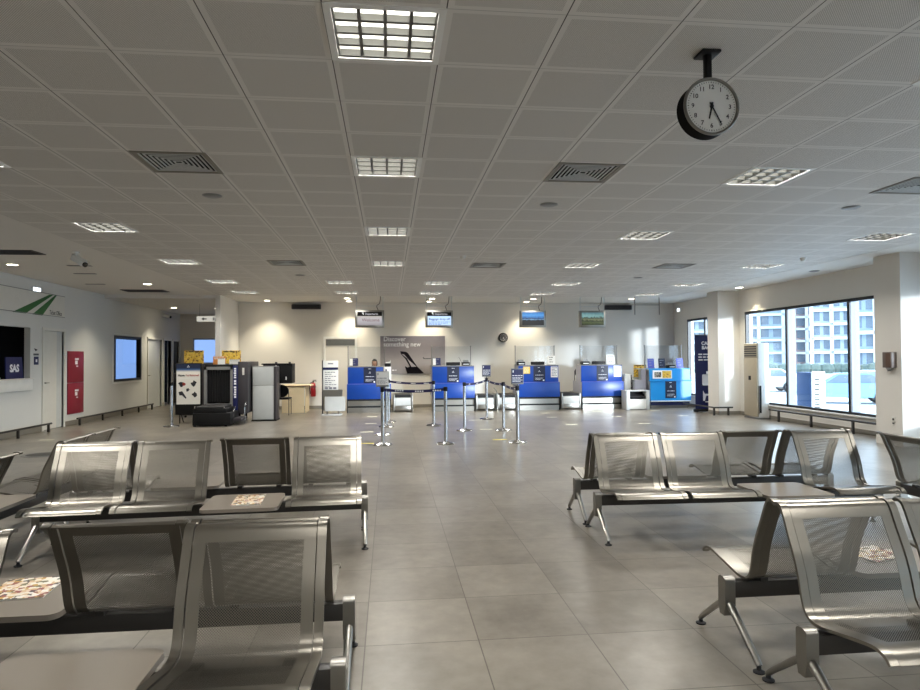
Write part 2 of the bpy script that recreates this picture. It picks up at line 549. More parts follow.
# lining of the dark ticket office and of the small office behind the second opening
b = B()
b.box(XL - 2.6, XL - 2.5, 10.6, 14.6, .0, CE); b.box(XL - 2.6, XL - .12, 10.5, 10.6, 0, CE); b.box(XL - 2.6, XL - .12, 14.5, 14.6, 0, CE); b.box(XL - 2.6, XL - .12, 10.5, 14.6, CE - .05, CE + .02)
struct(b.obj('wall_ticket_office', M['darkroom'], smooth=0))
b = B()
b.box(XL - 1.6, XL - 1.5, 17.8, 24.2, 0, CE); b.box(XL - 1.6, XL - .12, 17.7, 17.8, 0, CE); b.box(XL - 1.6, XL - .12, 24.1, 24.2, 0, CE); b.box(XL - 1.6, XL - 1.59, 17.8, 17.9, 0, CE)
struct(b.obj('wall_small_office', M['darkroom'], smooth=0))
b = B(); b.box(XL - .12, PX1, AY, AY + .12, 0, CE); struct(b.obj('wall_alcove', M['wall'], smooth=0))
b = B(); b.box(PX0, PX1, PY, AY, 0, CE); struct(b.obj('wall_return', M['wall'], smooth=0))
b = B(); b.box(PX1, XR + .2, YB, YB + .12, 0, CE); struct(b.obj('wall_back', M['wall'], smooth=0))
b = B(); b.box(XL - .12, XR + .2, YF - .12, YF, 0, CE); struct(b.obj('wall_front', M['wall'], smooth=0))
ZS, ZH = .345, 2.63
WINS = [(16.7, 18.95), (10.3, 15.72), (2.4, 9.6), (-3.4, 1.6)]
wall_x('wall_right', XR, .2, YF, YB, 0, CE, [(a, c, ZS, ZH) for a, c in WINS], M['wall'])
# pillars on the window side
b = B(); b.box(8.46, XR, 16.0, 16.56, 0, CE); struct(b.obj('pillar', M['wall'], smooth=0))
b = B(); b.box(8.355, XR, 9.83, 10.42, 0, CE); struct(b.obj('pillar', M['wall'], smooth=0))
# skirtings
def skirt(name, *bx):
    q = B()
    for v in bx: q.box(*v)
    return struct(q.obj(name, M['stone'], smooth=0))
skirt('baseboard_left', *[(XL, XL + .012, a, c, 0, .11) for a, c in ((YF, 14.72), (15.74, 20.78), (22.14, 22.24), (23.06, 23.14), (23.86, AY))])
skirt('baseboard_back', (PX1, -2.0, YB - .012, YB, 0, .1), (-.9, XR, YB - .012, YB, 0, .1))
skirt('baseboard_right', (XR - .012, XR, YF, 9.83, 0, .09), (XR - .012, XR, 10.42, 16.0, 0, .09), (XR - .012, XR, 16.56, YB, 0, .09))
skirt('baseboard_pillar', (8.448, 8.46, 15.988, 16.56, 0, .09), (8.448, XR, 15.988, 16.0, 0, .09))
skirt('baseboard_return', (PX1, PX1 + .012, PY, YB, 0, .1), (PX0, PX1 + .012, PY - .012, PY, 0, .1))

# windows in the right wall
def window_right(n, y0, y1, muls):
    root = bpy.data.objects.new('window_%d' % n, None); COL.objects.link(root); struct(root)
    root.location = (XR, (y0 + y1) / 2, ZS)
    yc, h = (y0 + y1) / 2, ZH - ZS
    q = B()
    q.box(-.01, .09, y0 - yc, y1 - yc, 0, .05); q.box(-.01, .09, y0 - yc, y1 - yc, h - .06, h)
    q.box(-.005, .09, y0 - yc, y0 - yc + .05, 0, h); q.box(-.005, .09, y1 - yc - .05, y1 - yc, 0, h)
    for m in muls: q.box(-.012, .02, m - yc - .035, m - yc + .035, .0, h)
    q.obj('frame', M['winframe'], root, smooth=0)
    q = B()
    for m in muls: q.box(.021, .2 if n == 2 else .08, m - yc - .03, m - yc + .03, .0, h)
    if muls: q.obj('mullion', M['mullion'], root, smooth=0)
    edges = [y0 + .05] + sorted(muls) + [y1 - .05]
    for a, c in zip(edges, edges[1:]):
        q = B(); q.box(.05, .062, a - yc, c - yc, .04, h - .05)
        q.obj('pane', M['glass'], root, smooth=0)
    q = B(); q.box(-.06, .0, y0 - yc - .02, y1 - yc + .02, -.035, 0, .006); q.obj('sill', M['offwhite'], root)
window_right(1, *WINS[0], [17.85])
window_right(2, *WINS[1], [11.95, 13.98])
window_right(3, *WINS[2], [4.2, 6.1, 8.0])
window_right(4, *WINS[3], [-1.7, 0.])
for k, (y0, y1) in enumerate(WINS):
    ld = bpy.data.lights.new('window daylight portal', 'AREA'); ld.shape = 'RECTANGLE'
    ld.size, ld.size_y = ZH - ZS, y1 - y0; ld.cycles.is_portal = True
    lo = bpy.data.objects.new('window daylight portal', ld); COL.objects.link(lo)
    lo.location = (XR + .24, (y0 + y1) / 2, (ZS + ZH) / 2); lo.rotation_euler = (0, PI / 2, 0)

# small office window and doors of the left wall, back door
def frame_x(q, x, y0, y1, z0, z1, w, t, sill=True):
    q.box(x - .1, x + t, y0 - w, y0, z0 - (w if sill else 0), z1 + w); q.box(x - .1, x + t, y1, y1 + w, z0 - (w if sill else 0), z1 + w)
    q.box(x - .1, x + t, y0, y1, z1, z1 + w)
    if sill: q.box(x - .1, x + t, y0, y1, z0 - w, z0)
r = bpy.data.objects.new('window_5', None); COL.objects.link(r); struct(r); r.location = (XL, 19.33, W2[2])
q = B(); frame_x(q, 0, W2[0] - 19.33 + .06, W2[1] - 19.33 - .06, .06, W2[3] - W2[2] - .06, .06, .015); q.obj('frame', M['beam'], r, smooth=0)
q = B(); q.box(-.06, -.05, W2[0] - 19.33, W2[1] - 19.33, 0, W2[3] - W2[2]); q.obj('pane', M['glass'], r, smooth=0)
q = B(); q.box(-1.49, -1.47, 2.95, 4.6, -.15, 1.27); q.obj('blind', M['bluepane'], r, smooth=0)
q = B(); frame_x(q, 0, W2[0] - 19.33 - .02, W2[1] - 19.33 + .02, -.02, W2[3] - W2[2] + .02, .04, .02); q.obj('trim', M['white'], r, smooth=0)
def door_left(n, d, leaf, leafmat, panel=None):
    y0, y1, _, z1 = d; yc = (y0 + y1) / 2
    r = bpy.data.objects.new('door_%d' % n, None); COL.objects.link(r); struct(r); r.location = (XL, yc, 0)
    q = B(); frame_x(q, 0, y0 - yc, y1 - yc, 0, z1, .06, .02, False); q.obj('frame', M['offwhite'], r, smooth=0)
    if leaf:
        a, c = leaf
        q = B(); q.box(-.055, -.02, a - yc, c - yc, .01, z1 - .005); q.obj('leaf', leafmat, r, smooth=0)
        q = B(); q.cyl((-.03, a - yc + .09, 1.02), (.02, a - yc + .09, 1.02), .012); q.box(.014, .026, a - yc + .07, a - yc + .2, 1.01, 1.03); q.obj('handle', M['steel'], r)
    if panel:
        q = B(); q.box(-.07, -.025, panel[0] - yc, panel[1] - yc, 0.01, z1 - .005); q.obj('side_leaf', M['lightgrey'], r, smooth=0)
    return r
door_left(1, D1, (14.81, 15.4), M['offwhite'], (15.41, 15.65))
door_left(2, D2, (20.87, 21.55), M['lightgrey'], (21.56, 22.05))
door_left(3, D3, None, None)
door_left(4, D4, (23.21, 23.79), M['beam'])
r = bpy.data.objects.new('door_5', None); COL.objects.link(r); struct(r); r.location = (-1.455, YB, 0)
q = B(); q.box(-.5, -.44, -.03, 0, 0, 2.17); q.box(.44, .5, -.03, 0, 0, 2.17); q.box(-.44, .44, -.03, 0, 2.11, 2.17); q.obj('frame', M['white'], r, smooth=0)
q = B(); q.box(-.44, .44, -.012, -.002, 0.005, 2.11); q.obj('leaf', M['wall'], r, smooth=0)
q = B(); q.box(-.43, .43, -.022, -.012, 1.9, 2.09)
for k in range(8): q.box(-.42, .42, -.03, -.018, 1.905 + k * .023, 1.915 + k * .023)
q.obj('vent_grille', M['midgrey'], r, smooth=0)
r = bpy.data.objects.new('window_6', None); COL.objects.link(r); struct(r); r.location = (-6.35, AY, 1.35)
q = B(); q.box(-.55, .85, -.03, 0, 0, .9); q.obj('frame', M['mullion'], r, smooth=0)
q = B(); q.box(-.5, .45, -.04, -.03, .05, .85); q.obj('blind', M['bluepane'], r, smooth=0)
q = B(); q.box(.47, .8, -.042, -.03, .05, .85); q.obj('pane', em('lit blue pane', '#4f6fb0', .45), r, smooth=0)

# ------------------------------------------------------------------ ceiling fixtures
def make_light():
    t = thing('ceiling_light', 'x', 'ceiling light', (0, 0, CE))
    q = B()
    q.box(-.286, .286, -.286, .286, .085, .095)
    for s in (-1, 1):
        q.box(s * .286 - .003, s * .286 + .003, -.286, .286, 0, .09); q.box(-.286, .286, s * .286 - .003, s * .286 + .003, 0, .09)
    q.obj('housing', M['white'], t, smooth=0)
    q = B()
    for s in (-1, 1):
        q.box(*sorted((s * .262, s * .3)), -.3, .3, -.006, 0); q.box(-.262, .262, *sorted((s * .262, s * .3)), -.006, 0)
    q.obj('frame', M['white'], t, smooth=0)
    for k in range(4):
        q = B(); y = -.195 + .13 * k
        q.cyl((-.26, y, .055), (.26, y, .055), .014, seg=10); q.obj('fluorescent_tube', M['tube'], t)
    q = B()
    for k in range(5):
        y = -.26 + .13 * k; q.prism([(y - .012, .003), (y + .012, .003), (y, .045)], 'x', -.26, .26)
        x = -.26 + .13 * k; q.box(x - .009, x + .009, -.26, .26, .002, .03)
    q.obj('louvre', M['louvre'], t, smooth=0)
    ld = bpy.data.lights.new('louvre lamp', 'AREA'); ld.shape = 'SQUARE'; ld.size = .52; ld.energy = 20; ld.color = (1, .965, .9); ld.spread = math.radians(146)
    lo = bpy.data.objects.new('lamp', ld); COL.objects.link(lo); lo.parent = t; lo.location = (0, 0, -.002)
    return t
ORD = ['first', 'second', 'third', 'fourth', 'fifth', 'sixth']
cnt = {}
L0 = make_light()
FAR = {'inner': 'square louvred ceiling light in the nearer far row, toward the %s', 'outer': 'square louvred ceiling light in the farthest row, toward the %s'}
for i, (x, y, f) in enumerate(LIGHTS):
    o = L0 if i == 0 else copy_tree(L0)
    o.location = (x, y, CE)
    if ':' in f:
        a, c = f.split(':'); o['label'] = FAR[a] % c
    else:
        cnt[f] = cnt.get(f, 0) + 1
        if y < 3: o['label'] = 'square louvred ceiling light behind view, %s of the %s' % (ORD[cnt[f] - 1], f)
        elif f.endswith('aisle'): o['label'] = {3: 'largest square louvred ceiling light, brightly lit over the aisle', 4: 'second bright louvred ceiling light down the middle aisle', 5: 'third louvred ceiling light down the middle aisle', 6: 'fourth louvred ceiling light down the middle aisle'}[cnt[f]]
        else: o['label'] = 'square louvred light, %s from the front in the %s' % (ORD[cnt[f] - 3], f)
    tag(o, cat='ceiling light', group='recessed louvred ceiling lights')
def make_vent():
    t = thing('ceiling_vent', 'x', 'air vent', (0, 0, CE))
    q = B()
    for s in (-1, 1):
        q.box(*sorted((s * .262, s * .3)), -.3, .3, -.008, 0); q.box(-.262, .262, *sorted((s * .262, s * .3)), -.008, 0)
    q.obj('frame', M['stone'], t, smooth=0)
    q = B(); q.box(-.28, .28, -.28, .28, .085, .09)
    for s in (-1, 1):
        q.box(s * .28 - .002, s * .28 + .002, -.28, .28, 0, .09); q.box(-.28, .28, s * .28 - .002, s * .28 + .002, 0, .09)
    q.obj('duct', M['black'], t, smooth=0)
    q = B()
    for k in range(7):        # concentric sloping blades
        r0 = .262 - k * .037; r1 = r0 - .015
        if r1 < .02: continue
        pts = [(1, 1), (-1, 1), (-1, -1), (1, -1)]
        for i in range(4):
            a, c = pts[i], pts[(i + 1) % 4]
            vs = [q.bm.verts.new((a[0] * r0, a[1] * r0, 0)), q.bm.verts.new((c[0] * r0, c[1] * r0, 0)), q.bm.verts.new((c[0] * r1, c[1] * r1, .001)), q.bm.verts.new((a[0] * r1, a[1] * r1, .001))]
            ws = [q.bm.verts.new(v.co + Vector((0, 0, .004))) for v in vs]
            q.bm.faces.new(vs); q.bm.faces.new(list(reversed(ws)))
            for m in range(4): q.bm.faces.new((vs[m], ws[m], ws[(m + 1) % 4], vs[(m + 1) % 4]))
    q.obj('blades', M['lightgrey'], t, smooth=0)
    return t
V0 = make_vent()
VL = ['square four-way ceiling vent nearest on the ticket office side', 'square four-way ceiling vent before the hanging clock', 'square dark ceiling vent at the window side edge of view',
      'thin far ceiling vent on the ticket office side', 'thin far ceiling vent over the middle of the hall', 'thin far ceiling vent toward the windows']
for i, (x, y) in enumerate(VENTS):
    o = V0 if i == 0 else copy_tree(V0)
    o.location = (x, y, CE); tag(o, VL[i], 'air vent', 'square ceiling vents')
# dark linear grilles in the plaster border
SLOTS = [(-5.82, 10.83, .75, .42, 'broad dark ceiling grille above the ticket window'), (-5.93, 16.68, 1.0, .5, 'dark ceiling grille above the small office window')]
for x, y, w, d, lab in SLOTS:
    t = thing('ceiling_grille', lab, 'air vent', (x, y, CE), 0, 'dark grilles in the side ceiling')
    q = B(); q.box(-w / 2, w / 2, -d / 2, d / 2, -.012, 0); q.obj('frame', M['beam'], t, smooth=0)
    q = B()
    for k in range(9): q.box(-w / 2 + .03, w / 2 - .03, -d / 2 + .03 + k * (d - .06) / 9, -d / 2 + .045 + k * (d - .06) / 9, -.02, -.012)
    q.obj('slats', M['darkgrey'], t, smooth=0)
for (x, y), lab in zip([(-5.5, 12.3), (-5.9, 13.43), (-6.5, 15.28)], ['thin ceiling slot just behind the ceiling camera', 'middle thin slot in the side ceiling', 'farthest thin slot in the side ceiling']):
    q = B(); q.box(-.2, .2, -.05, .05, -.01, 0, .003); tag(q.obj('ceiling_slot', M['midgrey'], loc=(x, y, CE)), lab, 'ceiling slot', 'thin ceiling slots')
# flat round speakers and detectors
SP = [(-1.81, 6.94, 'flat round ceiling speaker behind the large ceiling vent'), (1.77, 7.04, 'flat round ceiling speaker before the clock side vent'), (5.26, 6.89, 'flat round ceiling speaker toward the windows'),
      (-1.78, 13.4, 'small far ceiling speaker on the ticket office side'), (8.46, 12.14, 'round ceiling speaker in the border above the large window'), (5.3, 13.4, 'small far ceiling speaker toward the windows')]
for x, y, lab in SP:
    t = thing('ceiling_speaker', lab, 'ceiling speaker', (x, y, CE), 0, 'round ceiling speakers')
    q = B(); q.lathe([(0, -.014), (.075, -.014), (.088, -.006), (.088, 0), (0, 0)]); q.obj('grille', M['midgrey'], t)
    q = B(); q.lathe([(.09, -.004), (.1, -.004), (.1, 0), (.09, 0)]); q.obj('rim', M['midgrey'], t)
for x, y, lab in [(7.14, 10.54, 'small smoke detector on the ceiling before the windows'), (1.23, 10.73, 'small smoke detector on the ceiling over the aisle')]:
    t = thing('smoke_detector', lab, 'smoke detector', (x, y, CE), 0, 'ceiling smoke detectors')
    q = B(); q.lathe([(0, -.012), (.055, -.012), (.06, 0), (0, 0)]); q.obj('base', M['white'], t)
    q = B(); q.lathe([(0, -.055), (.025, -.052), (.045, -.03), (.045, -.012), (0, -.012)]); q.obj('sensor_head', M['offwhite'], t)
# downlights
DL = [(-6.6, 12.25, 'round lit downlight above the ticket window'), (-5.36, 15.2, 'round lit downlight before the ceiling grille'), (-6.35, 16.75, 'round lit downlight washing the wall before the office window'),
      (-6.62, 21.0, 'round lit downlight in the alcove by the wall camera'), (-5.35, 21.1, 'round lit downlight half hidden behind the wall return'), (-3.5, 19.33, 'round lit downlight above the wooden desk'),
      (-1.16, 18.5, 'nearer lit downlight beside the first hanging screen'), (-1.17, 19.45, 'farther lit downlight beside the first hanging screen'), (1.23, 18.5, 'nearer lit downlight beside the second hanging screen'),
      (1.2, 19.45, 'farther lit downlight beside the second hanging screen'), (4.17, 18.5, 'nearer lit downlight beside the third hanging screen'), (4.17, 19.45, 'farther lit downlight beside the third hanging screen'),
      (8.6, 15.19, 'round lit downlight before the pillar near the windows'), (7.06, 18.35, 'round lit downlight above the light blue desk')]
for x, y, lab in DL:
    zz = CE - .085 if y > PY and x < PX0 else CE
    t = thing('downlight', lab, 'downlight', (x, y, zz), 0, 'round ceiling downlights')
    q = B(); q.lathe([(.085, -.008), (.105, -.006), (.108, 0), (.085, 0)]); q.obj('rim', M['white'], t)
    q = B(); q.lathe([(0, -.004), (.085, -.004), (.085, 0), (0, 0)]); q.obj('lens', M['bulb'], t)
    ld = bpy.data.lights.new('downlight lamp', 'SPOT'); ld.energy = 70 if y < 19 or x < -6 else 85; ld.color = (1, .9, .68); ld.spot_size = math.radians(105); ld.spot_blend = .75; ld.shadow_soft_size = .06
    lo = bpy.data.objects.new('lamp', ld); COL.objects.link(lo); lo.parent = t; lo.location = (0, 0, -.03)

# ceiling clock
t = thing('ceiling_clock', 'round white-faced clock hanging from the ceiling on a black stem', 'clock', (1.775, 3.40, 2.885)); t.scale = (.91, .8, .91)
q = B(); q.cyl((0, .0, 0), (0, .115, 0), .172, seg=64); q.obj('case', M['clockcase'], t)
q = B()
q.bm.faces.ensure_lookup_table()
rings = []
for r_, y_ in ((.176, .0), (.176, -.012), (.170, -.018), (.162, -.016), (.158, -.004), (.158, 0)):
    rings.append([q.bm.verts.new((r_ * math.cos(2 * PI * i / 64), y_, r_ * math.sin(2 * PI * i / 64))) for i in range(64)])
for a, c in zip(rings, rings[1:]):
    for i in range(64): q.bm.faces.new((a[i], a[(i + 1) % 64], c[(i + 1) % 64], c[i]))
q.obj('bezel', M['alu'], t)
q = B(); q.cyl((0, -.006, 0), (0, 0, 0), .158, seg=64); dial = q.obj('dial', M['white'], t)
for k in range(12):
    a = math.radians(90 - 30 * (k + 1))
    text('numeral', str(k + 1), .038, M['ink'], dial, (.118 * math.cos(a), -.007, .118 * math.sin(a)), ext=.0006, bold=.0006)
q = B()
for k in range(60):
    a = 2 * PI * k / 60; w = .0022 if k % 5 == 0 else .0012
    q.box(-w, w, -.0075, -.006, .143, .151, mtx=Matrix.Rotation(a, 4, 'Y'))
q.obj('minute_marks', M['ink'], dial, smooth=0)
for nm, ang, L, w, y in (('hour_hand', 192, .078, .006, -.012), ('minute_hand', 151, .12, .0045, -.015)):
    q = B(); q.prism([(-w, -.025), (w, -.025), (w * .7, L), (-w * .7, L)], 'y', y, y + .002)
    o = q.obj(nm, M['black'], t, smooth=0); o.rotation_euler = (0, math.radians(ang), 0)
q = B(); q.cyl((0, -.017, 0), (0, -.006, 0), .011); q.obj('hub', M['black'], t)
q = B(); q.box(-.02, .02, .02, .065, .16, .335, .004); q.obj('stem', M['black'], t)
q = B(); q.box(-.06, .06, -.03, .115, .328, .346, .006); q.obj('ceiling_plate', M['black'], t)

# security cameras
def sec_cam(loc, rz, tilt, lab, wall=False):
    t = thing('security_camera', lab, 'security camera', loc, rz, 'white security cameras')
    q = B()
    if wall: q.cyl((0, 0, 0), (.03, 0, 0), .045); q.cyl((.02, 0, 0), (.1, 0, -.02), .016)
    else: q.cyl((0, 0, -.015), (0, 0, 0), .05); q.cyl((0, 0, -.1), (0, 0, 0), .016)
    q.obj('bracket', M['white'], t)
    R = Matrix.Translation((.1, 0, -.03) if wall else (.0, 0, -.11)) @ Matrix.Rotation(tilt, 4, 'Y')
    q = B(); q.box(-.06, .2, -.05, .05, -.045, .045, .014, mtx=R); q.obj('body', M['white'], t)
    q = B(); q.box(-.07, .23, -.056, .056, .046, .054, .002, mtx=R); q.obj('sun_hood', M['offwhite'], t)
    q = B(); p0, p1 = R @ Vector((.195, 0, 0)), R @ Vector((.225, 0, 0)); q.cyl(p0, p1, .04); q.obj('lens', M['blackgloss'], t)
sec_cam((-4.86, 10.75, CE), math.radians(-25), math.radians(28), 'white security camera hanging from the ceiling over the grid edge')
sec_cam((XL, 22.1, 2.97), math.radians(-15), math.radians(15), 'white security camera on the alcove wall above the doors', True)
# ------------------------------------------------------------------ waiting benches
# bench frame: x along the bench, +y the way the seats face, origin on the floor below the backrest tops
PROF = catmull([(.008, .808), (.024, .816), (.045, .815), (.064, .803), (.082, .772), (.10, .733), (.132, .665), (.163, .60), (.19, .525), (.207, .455), (.224, .405),
                (.252, .374), (.29, .362), (.35, .364), (.45, .383), (.56, .403), (.63, .413), (.672, .409), (.70, .396), (.718, .378)], 4)
ARC = [0.]
for a, c in zip(PROF, PROF[1:]): ARC.append(ARC[-1] + math.dist(a, c))
def cut(s0, s1): return [p for p, s in zip(PROF, ARC) if s0 - 1e-6 <= s <= s1 + 1e-6]
S1 = min(ARC, key=lambda s: abs(s - .115)); S2 = min(ARC, key=lambda s: abs(s - (ARC[-1] - .13)))
def make_seat(parent):
    q = B()
    for s in (-1, 1): q.sheet(PROF, *sorted((s * .197, s * .246)), .004)
    q.sheet(cut(0, S1), -.197, .197, .004); q.sheet(cut(S2, 9), -.197, .197, .004)
    seat = q.obj('seat', M['silver'], parent, smooth=50)
    q = B(); q.sheet(cut(S1, S2), -.197, .197, .0016); q.obj('perforated_panel', M['perf'], seat, smooth=50)
    for s in (-1, 1):
        q = B(); q.sheet(PROF, *sorted((s * .251, s * .2875)), .014); q.obj('side_rail', M['silver'], seat, smooth=50, bevel=.003)
    for s in (-1, 1):
        q = B(); q.prism([(.285, .335), (.36, .335), (.47, .372), (.47, .378), (.285, .357)], 'x', s * .17 - .02, s * .17 + .02); q.obj('bracket', M['beam'], seat, smooth=0)
    return seat
def make_table(parent):
    q = B(); q.rbox2(.575, .545, .358, .384, .05, 0, .47)
    o = q.obj('table_top', M['tabletop'], parent, smooth=40, bevel=.003)
    q = B(); q.box(-.16, .16, .28, .46, .335, .358); q.obj('bracket', M['beam'], o, smooth=0)
    return o
BY = .325
def make_bench(name, n=4):
    root = thing(name, 'x', 'bench')
    L = 1.255
    q = B(); q.box(-L, L, BY - .03, BY + .03, .255, .338, .006); q.obj('beam', M['beam'], root)
    for s in (-1, 1):
        q = B()
        poly = []
        for i in range(9): a = PI * i / 8; poly.append((BY + .036 * math.cos(a), .345 + .02 * math.sin(a)))
        poly += [(BY - .036, .22), (BY - .022, .165), (BY + .022, .165), (BY + .036, .22)]
        q.prism(poly, 'x', s * L - .028, s * L + .028)
        q.obj('end_post', M['alu'], root, bevel=.006)
    for s in (-1, 1):
        for d in (-1, 1):
            q = B()
            pts = [(s * L, BY + d * .012, .235), (s * L, BY + d * .09, .185), (s * L, BY + d * .19, .112), (s * L, BY + d * .265, .056), (s * L, BY + d * .292, .032)]
            q.tube(catmull(pts, 4), [.022 - .0004 * i for i in range(17)], seg=12, rz=.85)
            leg = q.obj('leg', M['steel'] if d > 0 else M['alu'], root)
            q = B(); q.lathe([(0, 0), (.027, 0), (.028, .006), (.012, .013), (.009, .032), (0, .032)], (s * L, BY + d * .29, 0), 18); q.obj('foot', M['rubber'], leg)
    return root
SEAT0 = TABLE0 = None
def bench(label, x, y, rz, slots, shift=(), pitch=.6):
    """slots: one letter per place along the bench's own x axis: c seat, t table"""
    global SEAT0, TABLE0
    r = BENCH0 if not bench.n else copy_tree_only(BENCH0, ('beam', 'end_post', 'leg'))
    bench.n += 1
    r.location = (x, y, 0); r.rotation_euler = (0, 0, rz)
    tag(r, label, 'bench', 'metal airport benches')
    for i, k in enumerate(slots):
        px = pitch * (i - 1.5) + (shift[i] if shift else 0)
        if k == 'c':
            if SEAT0 is None: SEAT0 = make_seat(r); o = SEAT0
            else: o = copy_tree(SEAT0, r)
        else:
            if TABLE0 is None: TABLE0 = make_table(r); o = TABLE0
            else: o = copy_tree(TABLE0, r)
        o.location = (px, 0, 0)
    return r
def copy_tree_only(o, names):
    ch = [k for k in kids(o) if k.name.split('.')[0] in names]
    c = o.copy(); COL.objects.link(c)
    for k in ch: copy_tree(k, c)
    return c
bench.n = 0
BENCH0 = make_bench('airport_bench')
E_ = .004
RL2, RR2 = math.radians(2.6), math.radians(-1.4)
def off(x, y, rz, d): return x - math.sin(rz) * d, y + math.cos(rz) * d
# facing the camera: rotated by pi, so own x runs towards -x of the hall
bench('nearest silver bench before the aisle on the ticket office side, seats turned to the camera', -1.45, 2.868, PI, 'ctcc', (0, 0, .05, .05))
bench('bench back to back behind the nearest ticket office side bench, with a magazine table', -1.45, 2.874, 0, 'ctcc')
bench('second silver bench on the ticket office side, facing the camera, with a magazine table', -1.475, 5.785, PI + RL2, 'ctcc', pitch=.628)
bench('bench behind the second ticket office side bench, back to back, dark backrest over a table', -1.475, 5.795, RL2, 'ctcc', pitch=.628)
bench('silver bench at the edge of view turned sideways toward the ticket office wall', -2.735, 5.86, PI / 2, 'ctcc')
bench('nearest silver bench on the window side of the aisle, seats turned to the camera', 3.0, 2.915, PI, 'cccc', pitch=.61)
bench('bench back to back behind the nearest window side bench, with a magazine on its table', 3.0, 2.922, 0, 'ctcc')
bench('second silver bench on the window side, facing the camera, table between its seats', 3.01, 5.665, PI + RR2, 'ctcc', pitch=.615)
bench('bench back to back behind the second window side bench, dark backrests showing', 3.01, 5.675, RR2, 'ctcc', pitch=.615)
bench('dark-backed bench turned sideways toward the windows at the edge of view', 4.33, 4.25, -PI / 2, 'cctc')

# magazines lying on the bench tables
def magazine(label, x, y, z, rz, w=.2, h=.27):
    t = thing('magazine', label, 'magazine', (x, y, z), rz, 'magazines on the bench tables')
    q = B(); q.box(-w / 2, w / 2, -h / 2, h / 2, .001, .006); q.obj('pages', M['paper'], t, smooth=0)
    q = B(); q.box(-w / 2 - .002, w / 2 + .001, -h / 2 - .002, h / 2 + .002, .006, .0075); q.obj('cover', M['magcover'], t, smooth=0)
    return t
magazine('colourful magazine on the nearest table at the edge of view', -1.775, 3.43, .384, math.radians(-85), .3, .27)
magazine('colourful magazine on the table of the second ticket office side bench', -1.11, 5.35, .384, math.radians(-86), .37, .22)
magazine('colourful magazine seen through the perforated seat near the windows', 2.72, 3.42, .384, math.radians(-70), .21, .28)
# ------------------------------------------------------------------ check-in desks
CY = 18.3      # front of the lower panels
def logo(b, x, z, s, y):
    """small three-leaf mark"""
    for dx, dz in ((0, .6), (-.55, -.3), (.55, -.3)):
        b.prism([(x + dx * s - .42 * s, z + dz * s - .35 * s), (x + dx * s + .42 * s, z + dz * s - .35 * s), (x + dx * s, z + dz * s + .5 * s)], 'y', y - .002, y)
def notice(parent, x, z0, z1, w, y, mat, inkmat, seed, mark=True, tagpatch=True):
    q = B(); q.box(x - w / 2, x + w / 2, y - .006, y, z0, z1); o = q.obj('notice', mat, parent, smooth=0)
    h = z1 - z0; yy = y - .006
    q = B()
    bars(q, x - .12 * w, x + .12 * w, z1 - .08 * h, .03 * h, yy, 1, 1, seed=seed)
    if mark: logo(q, x, z1 - .33 * h, .07 * h, yy)
    bars(q, x - .34 * w, x + .34 * w, z1 - .57 * h, .03 * h, yy, 1, 1, seed=seed + 1)
    bars(q, x - .34 * w, x + .34 * w, z1 - .76 * h, .016 * h, yy, 3, .055 * h, (1, .9, .7), seed=seed + 2)
    if tagpatch: q.box(x + .3 * w, x + .42 * w, yy - .002, yy, z0 + .03 * h, z0 + .12 * h)
    q.obj('lettering', inkmat, o, smooth=0)
    return o
DESK_LABEL = ['royal blue check-in desk nearest the tall baggage size stand, woman seated behind',
              'royal blue check-in desk with the flat black screen, before the winged poster',
              'royal blue check-in desk with yellow sticker and white sheet on its front',
              'royal blue check-in desk with one hanging white sheet, next to the big weighing machine']
DESKS = [(-1.16, .055), (1.2, 2.42), (3.68, 4.88), (5.53, 6.78)]
def desk(i, x0, x1):
    ucut = .2 if i == 0 else 0
    xc, w = (x0 + x1) / 2, x1 - x0
    t = thing('check_in_desk', DESK_LABEL[i], 'check-in desk', (xc, CY, 0), 0, 'blue check-in desks')
    a = w / 2
    q = B(); q.box(-a, a, 0, .05, .375, .785, .004); q.obj('lower_panel', M['blue'], t)
    q = B(); q.box(-a + .005, a - .005, .0, .16, .785, .80, .002); q.obj('ledge', M['violet'], t)
    q = B(); q.box(-a + .015, a - .015 - ucut, .1, .14, .80, 1.262, .004); q.obj('upper_panel', M['blue'], t)
    q = B(); q.box(-a + .01, a - .01 - ucut, .09, .62, 1.262, 1.285, .004); q.obj('counter_top', M['midgrey'], t)
    for s in (-1, 1):
        e = a - ucut if s > 0 else a
        q = B(); q.prism([(.05, .42), (.1, .40), (.95, .44), (.95, .8), (.62, .8), (.62, 1.262), (.14, 1.262), (.14, .785), (.05, .785)], 'x', *sorted((s * (e - .03), s * (e - .005))))
        q.obj('side_panel', M['grey'], t, smooth=0)
    q = B(); q.box(-a + .03, a - .03 - ucut, .5, .9, .74, .77); q.obj('work_top', M['lightgrey'], t, smooth=0)
    q = B(); q.box(-a, a, .01, .06, .325, .375); q.box(-a, a, -.012, .06, .14, .18); q.obj('bumper', M['black'], t, smooth=0)
    q = B(); q.box(-a + .01, a - .01, .03, .35, .0, .15); q.box(-a + .01, a - .01, .06, .35, .15, .335); q.obj('steel_base', M['steel'], t, smooth=0)
    q = B()
    for s in (-1, 1):
        q = B(); q.box(*sorted((s * a, s * (a - .02))), -.008, .03, 0, .375); q.obj('corner_post', M['black'], t, smooth=0)
    return t
desks = [desk(i, *d) for i, d in enumerate(DESKS)]
for i, (d, dx) in enumerate(zip(desks, (.02, .0, .02, .02))):
    notice(d, dx, .815, 1.255, .345, .1, M['navydark'], M['whiteink'], 10 * i)
